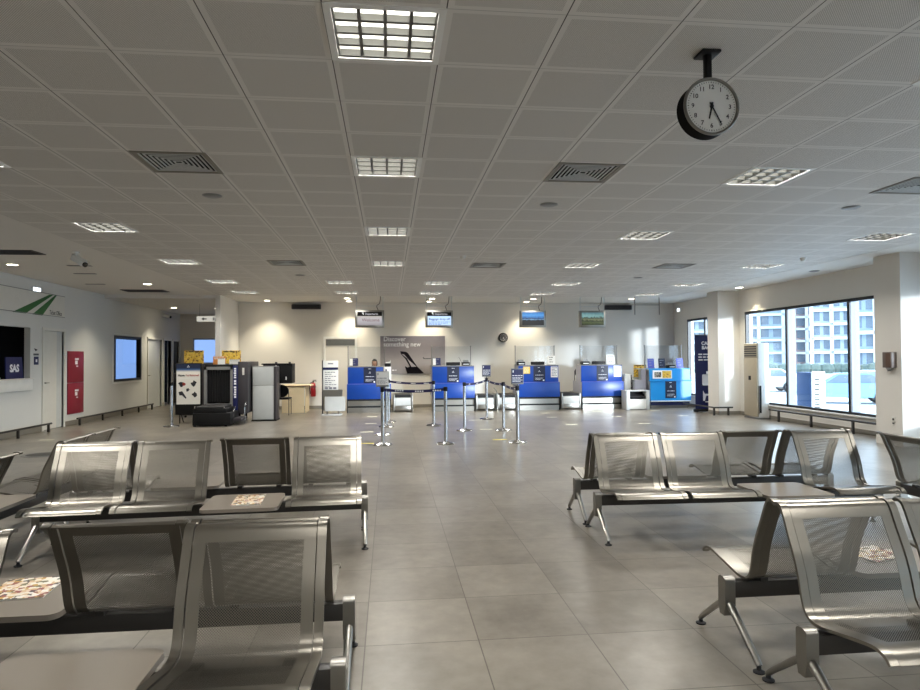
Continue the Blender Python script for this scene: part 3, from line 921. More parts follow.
# light blue desk
t = thing('check_in_desk', 'light blue check-in desk beside the navy roll-up banner', 'check-in desk', (8.15, CY - .1, 0), 0, 'blue check-in desks')
a = .615
q = B(); q.prism([(-a + .01, .22), (a, .22), (a + .015, .8), (-a + .01, .8)], 'y', 0, .05); q.obj('lower_panel', M['skyblue'], t, smooth=0)
q = B(); q.prism([(-a - .02, .82), (a - .02, .82), (a - .05, 1.14), (-a - .03, 1.14)], 'y', -.02, .03); q.obj('upper_panel', M['skyblue'], t, smooth=0)
q = B(); q.box(-a - .03, a + .02, -.03, .06, .795, .825, .006); q.obj('ledge', M['skyblue'], t)
q = B(); q.box(-a - .03, a - .03, .0, .4, 1.14, 1.165, .004); q.obj('counter_top', M['skyblue'], t)
q = B(); q.box(-a + .02, a, -.02, .04, .2, .23, .004); q.obj('foot_rail', M['white'], t)
q = B(); q.box(-a + .01, a - .02, .05, .1, .09, .2); q.obj('plinth_band', M['navy'], t, smooth=0)
q = B(); q.box(-a + .04, a - .06, .08, .5, 0, .09); q.obj('plinth', M['steel'], t, smooth=0)
for s in (-1, 1):
    q = B(); q.box(*sorted((s * (a - .005), s * (a - .03))), .05, .6, .1, 1.13); q.obj('side_panel', M['grey'], t, smooth=0)
notice(t, -.0, .3, .8, .33, 0, M['navydark'], M['whiteink'], 77)
q = B(); q.box(-.55, .03, -.03, -.02, .87, 1.11); o = q.obj('printed_card', M['paper'], t, smooth=0)
q = B(); q.box(-.5, -.3, -.034, -.03, .91, 1.06); q.obj('dark_picture', collage('dark photo', ['#2a2622', '#6e675e', '#1b1917', '#9a938a'], 30), o, smooth=0)
q = B(); q.box(-.26, .0, -.034, -.03, .89, 1.09); q.obj('yellow_picture', M['yellowsheet'], o, smooth=0)
# stepped grey side unit and grey cabinet behind
t = thing('side_counter', 'stepped grey side counter behind the big weighing machine', 'counter', (7.27, 18.34, 0))
q = B(); q.prism([(-.15, .0), (.19, .0), (.19, 1.16), (.05, 1.16), (.05, .83), (-.15, .83)], 'y', 0, .03); q.obj('front_panel', M['grey'], t, smooth=0)
q = B(); q.box(-.15, -.12, .03, .5, 0, .83); q.box(.16, .19, .03, .5, 0, 1.16); q.box(-.15, .05, .03, .5, .81, .83); q.box(.03, .19, .0, .5, 1.14, 1.165); q.obj('body', M['lightgrey'], t, smooth=0)
t = thing('open_cabinet', 'grey cabinet with an open dark side behind the weighing machine', 'cabinet', (6.99, 18.62, 0))
q = B(); q.box(-.12, .06, -.15, .3, 0, 1.0, .005); q.obj('body', M['lightgrey'], t)
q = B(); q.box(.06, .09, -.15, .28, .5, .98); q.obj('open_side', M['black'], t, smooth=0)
q = B()
for k in range(3): q.box(.09, .11, -.13, .25, .56 + .14 * k, .62 + .14 * k)
q.obj('shelf', M['midgrey'], t, smooth=0)
t = thing('pictogram_sheet', 'yellow pictogram sheet standing behind the grey stepped counter', 'sign', (7.53, 18.97, 0), 0)
q = B(); q.box(-.19, .19, 0, .01, .9, 1.265); q.obj('sheet', M['yellowsheet'], t, smooth=0)
q = B(); q.box(-.2, .2, .01, .03, 0, .9); q.obj('stand', M['lightgrey'], t, smooth=0)
q = B(); bars(q, -.17, .17, 1.25, .025, 0, 1, 1, seed=5); q.obj('lettering', M['ink'], t, smooth=0)

# clear screens standing on the desks
def screen(lab, x0, x1, z0, posts):
    t = thing('acrylic_screen', lab, 'clear screen', ((x0 + x1) / 2, CY + .4, z0), 0, 'clear acrylic screens')
    a = (x1 - x0) / 2; h = 1.84 - z0
    q = B(); q.box(-a, a, -.004, .004, .0, h); q.obj('pane', M['acrylic'], t, smooth=0)
    for s in posts:
        q = B(); q.cyl((s * a, 0, 0), (s * a, 0, h), .012); q.lathe([(0, 0), (.04, 0), (.04, .012), (.012, .02), (0, .02)], (s * a, 0, 0)); q.lathe([(0, -.02), (.02, -.01), (.02, .01), (0, .02)], (s * a, 0, h)); q.obj('post', M['midgrey'], t)
screen('clear screen on the desk where the woman sits', -1.15, -.12, 1.285, (-1, 1))
screen('clear screen on the desk before the winged poster', 1.22, 2.35, 1.285, (-1, 1))
screen('clear screen on the desk with the yellow sticker', 3.66, 4.82, 1.285, (-1, 1))
screen('clear screen on the desk next to the big weighing machine', 5.6, 6.72, 1.285, (-1, 1))
screen('clear screen on the light blue desk', 7.57, 8.72, 1.165, (-1, 1))

# printers, monitors and leaflets standing on the desks
def printer(x, y, z, lab, mat='black'):
    t = thing('ticket_printer', lab, 'printer', (x, y, z), 0, 'ticket printers')
    q = B(); q.box(-.11, .11, -.1, .12, 0, .1, .012); q.obj('body', M[mat], t)
    q = B(); q.prism([(-.085, .1), (.085, .1), (.07, .16), (-.07, .16)], 'y', -.02, .1); q.obj('hood', M['midgrey'], t, smooth=0)
    q = B(); q.box(-.08, .08, -.106, -.1, .03, .05); q.obj('paper_slot', M['white'], t, smooth=0)
printer(2.18, 18.5, 1.285, 'black ticket printer with aerial cable on the second desk'); printer(3.78, 18.48, 1.285, 'black ticket printer on the desk with the yellow sticker')
printer(5.68, 18.48, 1.285, 'black ticket printer on the desk next to the big weighing machine'); printer(8.22, 18.34, 1.165, 'small dark ticket printer between the violet leaflet holders')
q = B(); q.tube(catmull([(2.09, 18.36, 1.285), (2.02, 18.4, 1.44), (1.97, 18.4, 1.52)], 4), .006); tag(q.obj('cable', M['beam']), 'thin bent cable sticking up by the printer on the second desk', 'cable')
def flat_monitor(x, z, w, lab):
    t = thing('flat_monitor', lab, 'monitor', (x, CY + .2, z), 0, 'low black monitors')
    q = B(); q.box(-w / 2, w / 2, -.02, .02, .008, .1, .008, mtx=Matrix.Rotation(math.radians(-12), 4, 'X')); q.obj('screen_back', M['black'], t)
    q = B(); q.box(-.08, .08, -.06, .08, 0, .012, .003); q.obj('foot', M['darkgrey'], t)
flat_monitor(1.82, 1.285, .4, 'low black monitor on the desk before the winged poster'); flat_monitor(4.28, 1.285, .4, 'low black monitor on the desk with the yellow sticker'); flat_monitor(6.1, 1.285, .4, 'low black monitor on the desk next to the big weighing machine')
def holder(x, y, z, w, h, mat, lab, ink='greyink', seed=0, side=None, group='leaflet holders on the desks'):
    t = thing('leaflet_holder', lab, 'leaflet holder', (x, y, z), 0, group)
    q = B(); q.box(-w / 2, w / 2, -.004, .004, .012, h, mtx=Matrix.Rotation(math.radians(-8), 4, 'X')); q.obj('leaflet', M[mat], t, smooth=0)
    q = B(); q.box(-w / 2, w / 2, -.05, .05, 0, .012); q.obj('foot', M['midgrey'], t, smooth=0)
    q = B(); bars(q, -w * .3, w * .3, h * .85, h * .06, -.004, 3, h * .25, (1, .6, .8), seed=seed)
    o = q.obj('lettering', M[ink], t, smooth=0); o.rotation_euler = (math.radians(-8), 0, 0)
    if side:
        q = B(); q.box(-w / 2, -w / 2 + .08, -.02, -.012, .02, h * .95); q.obj('side_card', M['paper'], t, smooth=0)
holder(-.98, 18.6, 1.285, .23, .23, 'navy', 'navy leaflet holder with white side card on the desk where the woman sits', seed=1, side=1)
holder(1.36, 18.6, 1.285, .22, .22, 'navy', 'navy leaflet holder with white side card before the winged poster', seed=2, side=1)
holder(4.72, 18.6, 1.285, .22, .27, 'paper', 'white leaflet holder on the desk with the yellow sticker', 'ink', 3)
holder(6.5, 18.6, 1.285, .25, .29, 'lightgrey', 'grey leaflet holder on the desk next to the big weighing machine', 'ink', 4)
holder(7.62, 18.33, 1.165, .2, .29, 'violet', 'violet leaflet holder at the near corner of the light blue desk', seed=5)
holder(7.95, 18.33, 1.165, .2, .29, 'navydark', 'darker leaflet holder beside the small printer on the light blue desk', seed=6)
holder(8.5, 18.33, 1.165, .21, .29, 'violet', 'violet leaflet holder nearest the window on the light blue desk', seed=7)
def sheet(x, z0, z1, w, mat, lab, ink, seed, cat='notice'):
    t = thing('notice_sheet', lab, cat, (x, CY + .098, z0), 0, 'sheets stuck on the desk fronts')
    q = B(); q.box(-w / 2, w / 2, -.006, .0, 0, z1 - z0); q.obj('paper', M[mat], t, smooth=0)
    q = B(); bars(q, -w * .4, w * .4, (z1 - z0) * .92, .02, -.006, 6, (z1 - z0) / 7, (1, .8, .95), seed=seed); q.obj('lettering', M[ink], t, smooth=0)
sheet(3.93, 1.04, 1.245, .2, 'yellow', 'yellow sticker on the third blue desk front', 'wood', 31)
sheet(4.74, .93, 1.24, .2, 'paper', 'white sheet on the third blue desk front', 'greyink', 32)
sheet(6.63, .93, 1.25, .23, 'paper', 'white sheet hanging on the fourth blue desk front', 'greyink', 33)
# white printer pedestal at the end of the first desk
t = thing('printer_pedestal', 'white pedestal with a black machine at the end of the first blue desk', 'pedestal', (-.03, 18.36, .8))
q = B(); q.box(-.1, .09, -.04, .1, 0, .47, .006); q.obj('body', M['white'], t)
q = B(); q.box(-.09, .08, -.03, .1, .47, .57, .01); q.obj('machine', M['black'], t)
q = B(); q.prism([(-.07, .57), (.07, .57), (.08, .66), (.05, .61), (-.05, .6)], 'y', .0, .08); q.obj('paper_roll', M['white'], t, smooth=0)
q = B(); q.box(-.07, -.03, -.044, -.04, .35, .4); q.obj('button', M['navy'], t, smooth=0)

# weighing conveyors between the desks
def conveyor(lab, x0, x1, y0, h, depth=1.0, handles=False):
    a = (x1 - x0) / 2
    t = thing('weighing_conveyor', lab, 'baggage conveyor', ((x0 + x1) / 2, y0, 0), 0, 'baggage weighing conveyors')
    q = B(); q.box(-a + .03, a - .03, .01, depth, .06, h - .09); q.obj('housing', M['steel'], t, smooth=0)
    q = B(); q.box(-a + .06, a - .06, 0, .012, .18, h - .11, .003); q.obj('front_plate', M['lightgrey'], t)
    q = B(); q.box(-a + .06, a - .06, 0, .012, .04, .165, .003)
    for s in (-1, 1): q.cyl((s * .12, -.004, .1), (s * .12, .002, .1), .01, seg=8)
    q.obj('kick_plate', M['steel'], t)
    q = B(); q.box(-a + .05, a - .05, .03, depth, h - .09, h - .02, .01); q.obj('belt', M['rubber'], t)
    for s in (-1, 1):
        q = B(); q.box(*sorted((s * a, s * (a - .05))), 0, depth, .02, h, .006); q.obj('side_rail', M['alu'], t)
    return t
conveyor('steel weighing conveyor under the winged poster beside the first desk', .11, .66, CY + .05, .5)
conveyor('steel conveyor against the second blue desk', 2.45, 3.02, CY + .1, .455)
conveyor('steel conveyor against the third blue desk', 3.08, 3.64, CY + .1, .455)
conveyor('steel conveyor between the third and fourth blue desks', 4.92, 5.5, CY + .02, .48)
t = thing('steel_guard', 'bent steel tube guard between two conveyors', 'guard rail', (3.05, CY, 0))
q = B(); q.tube(catmull([(0, .02, .12), (0, .02, .45), (0, .1, .55), (0, .55, .62)], 5), .018); q.obj('tube', M['steel'], t)
q = B(); q.lathe([(0, .0), (.05, 0), (.05, .01), (.018, .03), (.018, .13), (0, .13)], (0, .02, 0)); q.obj('foot', M['steel'], t)
t = thing('weighing_machine', 'big pale weighing machine with a dark opening beside the light blue desk', 'weighing machine', (7.03, 17.86, 0))
q = B(); q.box(-.34, -.24, 0, .42, 0, .53, .006); q.box(.24, .34, 0, .42, 0, .53, .006); q.box(-.345, .345, .0, .44, .525, .55, .004); q.obj('frame', M['lightgrey'], t)
q = B(); q.box(-.24, .24, .01, .03, .02, .3, .003); q.obj('front_plate', M['offwhite'], t)
q = B(); q.box(-.24, .24, .25, .4, .3, .525); q.obj('belt_tunnel', M['black'], t, smooth=0)
q = B()
for k in range(2): q.cyl((-.24, .08 + .1 * k, .36 + .05 * k), (.24, .08 + .1 * k, .36 + .05 * k), .035)
q.obj('roller', M['rubber'], t)

# ------------------------------------------------------------------ things on and before the back wall
YW = YB
M['poster'] = banded('poster sky', [(0., '#8f8a8c'), (.35, '#a09897'), (.6, '#8c8589'), (1., '#6f6b74')], 2, -.57, .57, blot=.35, blotscale=2.2)
t = thing('wall_poster', 'wide grey poster of a dark aircraft wing tip on the back wall', 'poster', (.725, YW - .012, 1.6))
q = B(); q.box(-.985, .985, -.012, .0, -.58, .58); pb = q.obj('panel', M['poster'], t, smooth=0)
wing = [(.34, 1.72), (.52, 1.7), (.58, 1.66), (.85, 1.26), (1.07, 1.04), (.55, 1.04), (.48, 1.26), (.52, 1.25), (.56, 1.22), (.63, 1.25), (.5, 1.48), (.36, 1.64)]
q = B(); q.prism([(x - .725, z - 1.6) for x, z in wing], 'y', -.016, -.012); q.obj('wing_print', pm('poster black', '#0f0c14', .8, spec=.1), pb, smooth=0)
q = B(); q.prism([(x - .725, z - 1.6) for x, z in [(.385, 1.635), (.46, 1.62), (.6, 1.45), (.83, 1.25), (.68, 1.24), (.55, 1.5)]], 'y', -.018, -.016); q.obj('wing_stripe_print', pm('poster grey', '#a5a0a5', .8, spec=.1), pb, smooth=0)
q = B(); q.prism([(.3, -.09), (.34, -.12), (.42, -.125), (.58, -.115), (.6, -.1), (.45, -.1), (.36, -.105), (.32, -.06)], 'y', -.016, -.012); q.obj('aircraft_print', pm('poster ink', '#1c1a22', .5), pb, smooth=0)
text('lettering', 'Discover', .2, M['whiteink'], pb, (-.89, -.013, .485), align='LEFT', ext=.001, sx=.92)
text('lettering', 'something new', .2, M['whiteink'], pb, (-.89, -.013, .325), align='LEFT', ext=.001, sx=.92)
q = B(); bars(q, -.63, -.5, -.44, .03, -.012, 1, 1, seed=4); q.obj('small_print', M['whiteink'], pb, smooth=0)

t = thing('wall_clock', 'black round wall clock on the back wall', 'clock', (3.517, YW, 2.125))
q = B(); q.cyl((0, -.05, 0), (0, 0, 0), .145, seg=48); q.obj('case', M['black'], t)
q = B(); q.cyl((0, -.056, 0), (0, -.05, 0), .12, seg=48); dl = q.obj('dial', M['darkgrey'], t)
q = B()
for k in range(12): q.box(-.006, .006, -.059, -.056, .085, .112, mtx=Matrix.Rotation(2 * PI * k / 12, 4, 'Y'))
q.obj('hour_marks', M['offwhite'], dl, smooth=0)
for nm, ang, L in (('hour_hand', 192, .055), ('minute_hand', 150, .085)):
    q = B(); q.prism([(-.006, -.015), (.006, -.015), (.003, L), (-.003, L)], 'y', -.062, -.059); o = q.obj(nm, M['white'], t, smooth=0); o.rotation_euler = (0, math.radians(ang), 0)
for lab, x0, x1 in (('dark long air curtain on the back wall above the wooden desk', -2.88, -2.02), ('dark long air curtain on the back wall beside the fourth screen', 6.75, 7.62)):
    t = thing('air_curtain', lab, 'air curtain', ((x0 + x1) / 2, YW, 3.06), 0, 'dark air curtains')
    a = (x1 - x0) / 2
    q = B(); q.box(-a, a, -.14, 0, -.07, .075, .02); q.obj('housing', M['darkgrey'], t)
    q = B()
    for k in range(4): q.box(-a + .04, a - .04, -.146, -.14, -.05 + .03 * k, -.035 + .03 * k)
    q.obj('slats', M['black'], t, smooth=0)

# hanging flight screens
def hang_screen(lab, x0, x1, disp, z0=2.345, z1=2.815, y=17.8):
    t = thing('hanging_screen', lab, 'screen', ((x0 + x1) / 2, y, z0), 0, 'hanging flight screens')
    a = (x1 - x0) / 2; h = z1 - z0
    q = B(); q.box(-a, a, 0, .12, 0, h, .008); q.obj('housing', M['alu'], t)
    q = B(); q.box(-a + .06, a - .06, -.004, 0, .06, h - .05); d = q.obj('display', disp, t, smooth=0)
    for s in (-1, 1):
        q = B(); q.box(*sorted((s * (a - .02), s * (a - .045))), .05, .075, h, CE - z0); q.obj('hanger_rod', M['lightgrey'], t, smooth=0)
    q = B(); q.box(-a + .03, a - .03, .055, .07, h + .11, h + .125); q.obj('cross_bar', M['lightgrey'], t, smooth=0)
    q = B(); q.tube(catmull([(a - .16, .06, h), (a - .2, .06, h + .12), (a - .12, .06, h + .2), (a - .1, .06, CE - z0)], 5), .008); q.obj('cable', M['black'], t)
    return d
blk = em('screen header', '#060607', .5)
def header(d, h=.47, w=.66):
    q = B(); q.box(-w / 2, w / 2, -.008, -.004, h - .16, h - .05); q.obj('header_bar', M['blackgloss'], d, smooth=0)
    text('lettering', 'Departures', .075, em('screen white text', '#d5d5da', .6), d, (.05, -.0085, h - .105), ext=.0008)
    q = B(); q.prism([(-.21, h - .075), (-.17, h - .06), (-.16, h - .135)], 'y', -.01, -.008); q.obj('header_mark', M['whiteink'], d, smooth=0)
d = hang_screen('hanging screen with white page and red heading above the first desk', -.905, -.125, banded('white screen page', [(0, '#8f8a8e'), (.5, '#b5b1b4'), (.8, '#b3ac9a'), (1, '#cfc8b4')], 2, .045, .43, emit=.6))
header(d); text('lettering', 'Welcome', .12, em('screen red text', '#7d3d3a', .35), d, (.03, -.005, .2), ext=.0008)
d = hang_screen('hanging screen with pale blue page above the second desk', 1.0, 1.755, banded('blue screen page', [(0, '#a9c4ec'), (1, '#b4cdf2')], 2, 0, .4, emit=.8))
header(d)
text('lettering', 'Baggage drop off', .085, em('screen blue text', '#24408e', .5), d, (0, -.005, .225), ext=.0008, bold=.001)
q = B(); bars(q, -.29, .29, .16, .02, -.004, 3, .035, (1, .9, .6), seed=8); q.obj('small_print', em('screen pale text', '#7f9ccf', .6), d, smooth=0)
d = hang_screen('hanging screen showing a dark harbour under a blue sky', 3.63, 4.365, banded('evening view', [(0, '#0b0d12'), (.4, '#12161c'), (.47, '#7fa9d4'), (.5, '#16202b'), (.58, '#2b66a8'), (.75, '#4f9be0'), (1, '#2c67ae')], 2, .045, .43, emit=.6, blot=.35, blotscale=11))
d = hang_screen('hanging screen showing a green hillside town', 5.33, 6.085, banded('hillside view', [(0, '#10140f'), (.25, '#56603f'), (.35, '#1c221b'), (.45, '#7d8262'), (.55, '#2c3429'), (.68, '#7fa6a5'), (1, '#3d5d68')], 2, .045, .43, emit=.6, blot=.6, blotscale=15))
t = thing('hanger_frame', 'empty hanging frame of two rods and a cross bar by the windows', 'hanging frame', (7.3, 17.8, CE))
for s in (-1, 1):
    q = B(); q.cyl((s * .36, 0, -.5), (s * .36, 0, 0), .014); q.obj('rod', M['alu'], t)
q = B(); q.box(-.36, .36, -.008, .008, -.23, -.21); q.obj('cross_bar', M['alu'], t, smooth=0)

# fire extinguisher on the back wall
t = thing('fire_extinguisher', 'red fire extinguisher hung on the back wall beside the desk', 'fire extinguisher', (-2.25, YW - .09, .38))
q = B(); q.lathe([(0, 0), (.065, 0), (.075, .02), (.075, .33), (.06, .39), (.025, .41), (0, .41)]); q.obj('cylinder', M['redext'], t)
q = B(); q.cyl((0, 0, .41), (0, 0, .46), .02); q.box(-.015, .1, -.012, .012, .45, .47, .003); q.box(-.015, .09, -.01, .01, .48, .495, .003); q.obj('valve', M['black'], t)
q = B(); q.tube(catmull([(.02, 0, .44), (-.08, -.02, .4), (-.1, -.02, .25), (-.08, -.02, .08)], 5), .012); q.obj('hose', M['black'], t)
q = B(); q.box(-.03, .03, .06, .09, .2, .24); q.box(-.08, .08, -.08, .08, .28, .3); q.obj('wall_bracket', M['beam'], t, smooth=0)

# wooden desk and black chair
t = thing('wooden_desk', 'pale wooden desk against the back wall', 'desk', (-2.6, 18.9, 0))
q = B(); q.box(-.5, .42, -.42, .42, .735, .765, .004); q.obj('desk_top', M['wood'], t)
q = B(); q.box(-.5, .42, -.425, -.42, .735, .765); q.obj('front_edge', M['woodedge'], t, smooth=0)
q = B(); q.box(-.33, .25, -.4, -.375, 0.005, .735); q.obj('front_panel', M['wood'], t, smooth=0)
q = B(); q.box(.27, .295, -.38, .4, 0, .735); q.obj('side_panel', M['wood'], t, smooth=0)
q = B(); q.box(-.36, -.335, -.38, .4, 0, .735); q.obj('side_panel', M['wood'], t, smooth=0)
def office_chair(lab, loc, rz, hb=.95, legs=True):
    t = thing('side_chair', lab, 'chair', loc, rz, 'dark office chairs')
    q = B(); q.box(-.22, .22, -.22, .22, .42, .47, .02); q.obj('seat', M['black'], t)
    poly = [(.2 * math.cos(a) * (1 if abs(math.cos(a)) < .8 else .98), hb - .17 + .17 * math.sin(a)) for a in [2 * PI * i / 24 for i in range(24)]]
    q = B(); q.prism(poly, 'y', .2, .235); q.obj('backrest', M['black'], t, bevel=.008)
    for sx in (-1, 1):
        for sy in (-1, 1):
            q = B()
            if sy > 0: q.tube([(sx * .2, .23, 0), (sx * .2, .21, .44), (sx * .19, .22, hb - .12)], .011)
            else: q.tube([(sx * .2, -.2, 0), (sx * .2, -.19, .43)], .011)
            q.obj('leg', M['darkgrey'], t)
office_chair('black chair with thin metal legs at the wooden desk', (-2.86, 18.02, 0), PI, .82)
office_chair('black chair back peeking out beside the fourth blue desk', (5.84, 19.52, 0), PI * .95, 1.22)
office_chair('black chair under the seated woman behind the first blue desk', (-.42, 19.36, 0), 0, .85)

# baggage size stand
t = thing('baggage_size_stand', 'tall white printed stand with a steel hand baggage gauge box', 'baggage gauge', (-1.56, 17.75, 0))
q = B(); q.box(-.2, .2, .02, .05, .2, 1.45, .004); q.obj('panel', M['paper'], t)
q = B(); q.box(-.2, .2, .012, .02, 1.21, 1.27); q.obj('blue_band', M['navy'], t, smooth=0)
q = B(); bars(q, -.07, .07, 1.39, .035, .02, 1, 1, seed=2); bars(q, -.15, .15, 1.15, .02, .02, 8, .055, (.9, .6, 1, .5), seed=3)
for k in range(3): q.lathe([(0, 0), (.035, 0), (.035, .004), (.025, .006), (0, .006)], (0, 0, 0)) if False else q.box(-.15 + .11 * k, -.07 + .11 * k, .016, .02, .69, .74)
q.obj('lettering', M['greyink'], t, smooth=0)
q = B(); q.box(-.22, -.2, -.06, .06, 0, 1.46); q.obj('edge_strip', M['darkgrey'], t, smooth=0)
q = B(); q.box(-.2, .3, -.05, -.04, .12, .67); q.box(-.2, -.19, -.05, .2, .12, .67); q.box(.29, .3, -.04, .2, .12, .67); q.box(-.2, .3, .19, .2, .12, .67); q.obj('gauge_box', M['steel'], t, smooth=0)
q = B(); q.box(-.13, .4, -.24, -.23, .14, .5); q.box(-.13, -.12, -.23, -.05, .14, .5); q.box(.39, .4, -.23, -.05, .14, .5); q.box(-.13, .4, -.24, -.05, .12, .14); q.obj('small_gauge_box', M['lightgrey'], t, smooth=0)
q = B(); q.box(-.22, .3, -.26, .22, 0, .035, .01); q.obj('base', M['lightgrey'], t)
q = B(); q.box(-.1, -.05, -.18, .0, .035, .12); q.box(.2, .25, -.18, .0, .035, .12); q.obj('support', M['steel'], t, smooth=0)

# roll-up banner behind the pillar
t = thing('roll_up_banner', 'navy roll-up banner half hidden behind the pillar', 'banner', (8.66, 16.9, 0), 0)
q = B(); q.box(-.4, .4, -.004, .0, .08, 2.08); q.obj('print', M['navy'], t, smooth=0)
q = B(); q.box(-.42, .36, -.09, .09, 0.015, .08, .01); q.cyl((-.38, -.1, .008), (-.38, .1, .008), .012); q.cyl((.3, -.1, .008), (.3, .1, .008), .012); q.obj('base', M['black'], t)
q = B(); q.box(-.4, .4, -.012, .006, 2.08, 2.1); q.obj('top_rail', M['midgrey'], t, smooth=0)
q = B(); q.cyl((0, .02, .08), (0, .02, 2.08), .01); q.obj('pole', M['midgrey'], t)
text('lettering', 'CABIN', .125, M['whiteink'], t, (-.21, -.005, 1.86), align='LEFT', ext=.001, bold=.006)
text('lettering', 'BAGS', .125, M['whiteink'], t, (-.2, -.005, 1.74), align='LEFT', ext=.001, bold=.006)
q = B(); bars(q, -.3, .3, 1.58, .035, -.004, 3, .075, (1, 1, .9), seed=12); q.obj('small_print', M['whiteink'], t, smooth=0)
q = B(); q.box(-.2, .1, -.008, -.004, .72, 1.02, .03); q.box(-.08, .02, -.008, -.004, 1.03, 1.1); q.prism([(-.18, .3), (-.13, .3), (-.09, .44), (.06, .44), (.06, .49), (-.13, .49), (-.18, .58)], 'y', -.008, -.004); q.box(-.12, .12, -.008, -.004, .26, .285); q.obj('pictogram', M['whiteink'], t, smooth=0)
# ------------------------------------------------------------------ baggage x-ray corner
t = thing('xray_machine', 'baggage x-ray scanner with a black tunnel and blue side band', 'x-ray scanner', (-4.0, 15.95, 0))
q = B(); q.box(-.32, .32, 0, .06, .42, .46); q.box(-.34, -.28, -.01, .06, .36, 1.33); q.box(.26, .32, -.01, .06, .3, 1.33); q.box(-.34, .32, -.01, .06, 1.26, 1.33); q.obj('tunnel_frame', M['midgrey'], t, smooth=0)
q = B(); q.box(-.28, .26, .1, 1.45, 1.26, 1.3); q.box(-.3, -.28, .06, 1.45, .42, 1.3); q.box(.26, .28, .06, 1.45, .42, 1.3); q.box(-.28, .26, 1.4, 1.45, .42, 1.3); q.obj('tunnel_lining', M['black'], t, smooth=0)
q = B()
for k in range(9): q.box(-.275 + .0595 * k, -.222 + .0595 * k, .05, .056, .5, 1.26)
q.obj('lead_curtain', M['black'], t, smooth=0)
q = B(); q.box(.32, .43, -.02, 1.4, .3, 1.36, .006); sb = q.obj('side_band', M['navy'], t)
q = B()
rnd = random.Random(3); z = 1.3
for n_ in (5, 2, 5):
    for k in range(n_):
        hh = rnd.uniform(.035, .05); q.box(.345 + rnd.uniform(0, .01), .4, -.024, -.02, z - hh, z); z -= hh + .012
    z -= .03
q.obj('lettering', M['whiteink'], sb, smooth=0)
q = B(); q.box(.43, .66, .02, 1.3, .22, 1.45, .01); hb = q.obj('control_housing', M['darkgrey'], t)
q = B(); q.box(.53, .58, .012, .02, 1.13, 1.3, .003); q.obj('key_plate', M['offwhite'], hb)
q = B(); q.box(-.34, .43, .06, 1.45, 1.3, 1.38, .01); q.obj('top_cover', M['black'], t)
q = B(); q.box(-.36, .46, -.85, .0, .03, .3, .01); q.box(-.36, .36, -.8, 1.42, .3, .4, .01); q.obj('conveyor_base', M['black'], t)
q = B()
for k in range(9): q.cyl((-.3, -.75 + .085 * k, .42), (.3, -.75 + .085 * k, .42), .03, seg=12)
q.obj('roller', M['rubber'], t)
for s in (-1, 1):
    q = B(); q.cyl((s * .33, -.78, .42), (s * .31, -.78, .42), .035); q.obj('roller_cap', M['chrome'], t)
for s in (-1, 1):
    for y in (-.75, .6, 1.35): q = B(); q.cyl((s * .34, y, 0), (s * .34, y, .31), .03); q.obj('foot', M['black'], t)
q = B(); q.tube(catmull([(.45, -.5, .02), (.45, -.52, .3), (.45, -.3, .4)], 5), .012); q.tube(catmull([(.66, -.3, .02), (.66, -.32, .38), (.66, -.2, .5)], 5), .012); q.obj('guard_tube', M['chrome'], t)
q = B(); q.box(.44, .64, -.6, .0, .1, .16); q.obj('exit_shelf', M['darkgrey'], t, smooth=0)
def sheetsign(name, x, y, z0, z1, w, mat, lab, ink='ink', rows=0, seed=0, group='signs on top of the scanner'):
    t = thing(name, lab, 'sign', (x, y, z0), 0, group)
    h = z1 - z0
    q = B(); q.box(-w / 2, w / 2, -.006, 0, 0, h); q.obj('sheet', M[mat], t, smooth=0)
    q = B(); q.box(-w / 2, w / 2, -.0, .06, 0, .008); q.obj('foot', M['darkgrey'], t, smooth=0)
    q = B(); bars(q, -w * .42, w * .42, h * .95, h * .08, -.006, max(1, rows), h * .22, (1, .9), seed=seed); q.obj('lettering', M[ink], t, smooth=0)
t = thing('storage_trolley', 'dark low cabinet standing behind the x-ray scanner', 'cabinet', (-4.5, 17.6, 0))
q = B(); q.box(-.85, .72, -.1, .1, .06, 1.395, .01); q.obj('body', M['darkgrey'], t)
q = B()
for s in (-.75, .5): q.cyl((s, -.02, .03), (s, .02, .03), .03)
q.obj('caster', M['black'], t)
sheetsign('pictogram_sheet', -5.03, 17.56, 1.395, 1.74, .49, 'yellowsheet', 'yellow pictogram sheet above the prohibited goods poster', 'ink', 1, 1)
sheetsign('pictogram_sheet', -4.09, 17.56, 1.395, 1.735, .48, 'yellowsheet', 'yellow pictogram sheet above the dark control housing', 'ink', 1, 2)
sheetsign('small_sign', -4.06, 16.25, 1.385, 1.58, .3, 'orange', 'small orange and white sign on top of the scanner', 'paper', 2, 3)
sheetsign('small_sign', -3.98, 16.1, 1.385, 1.53, .17, 'paper', 'small white sign with a dark figure on top of the scanner', 'ink', 1, 4)
sheetsign('small_sign', -3.7, 16.2, 1.385, 1.5, .24, 'paper', 'low white card leaning on top of the scanner', 'greyink', 2, 5)

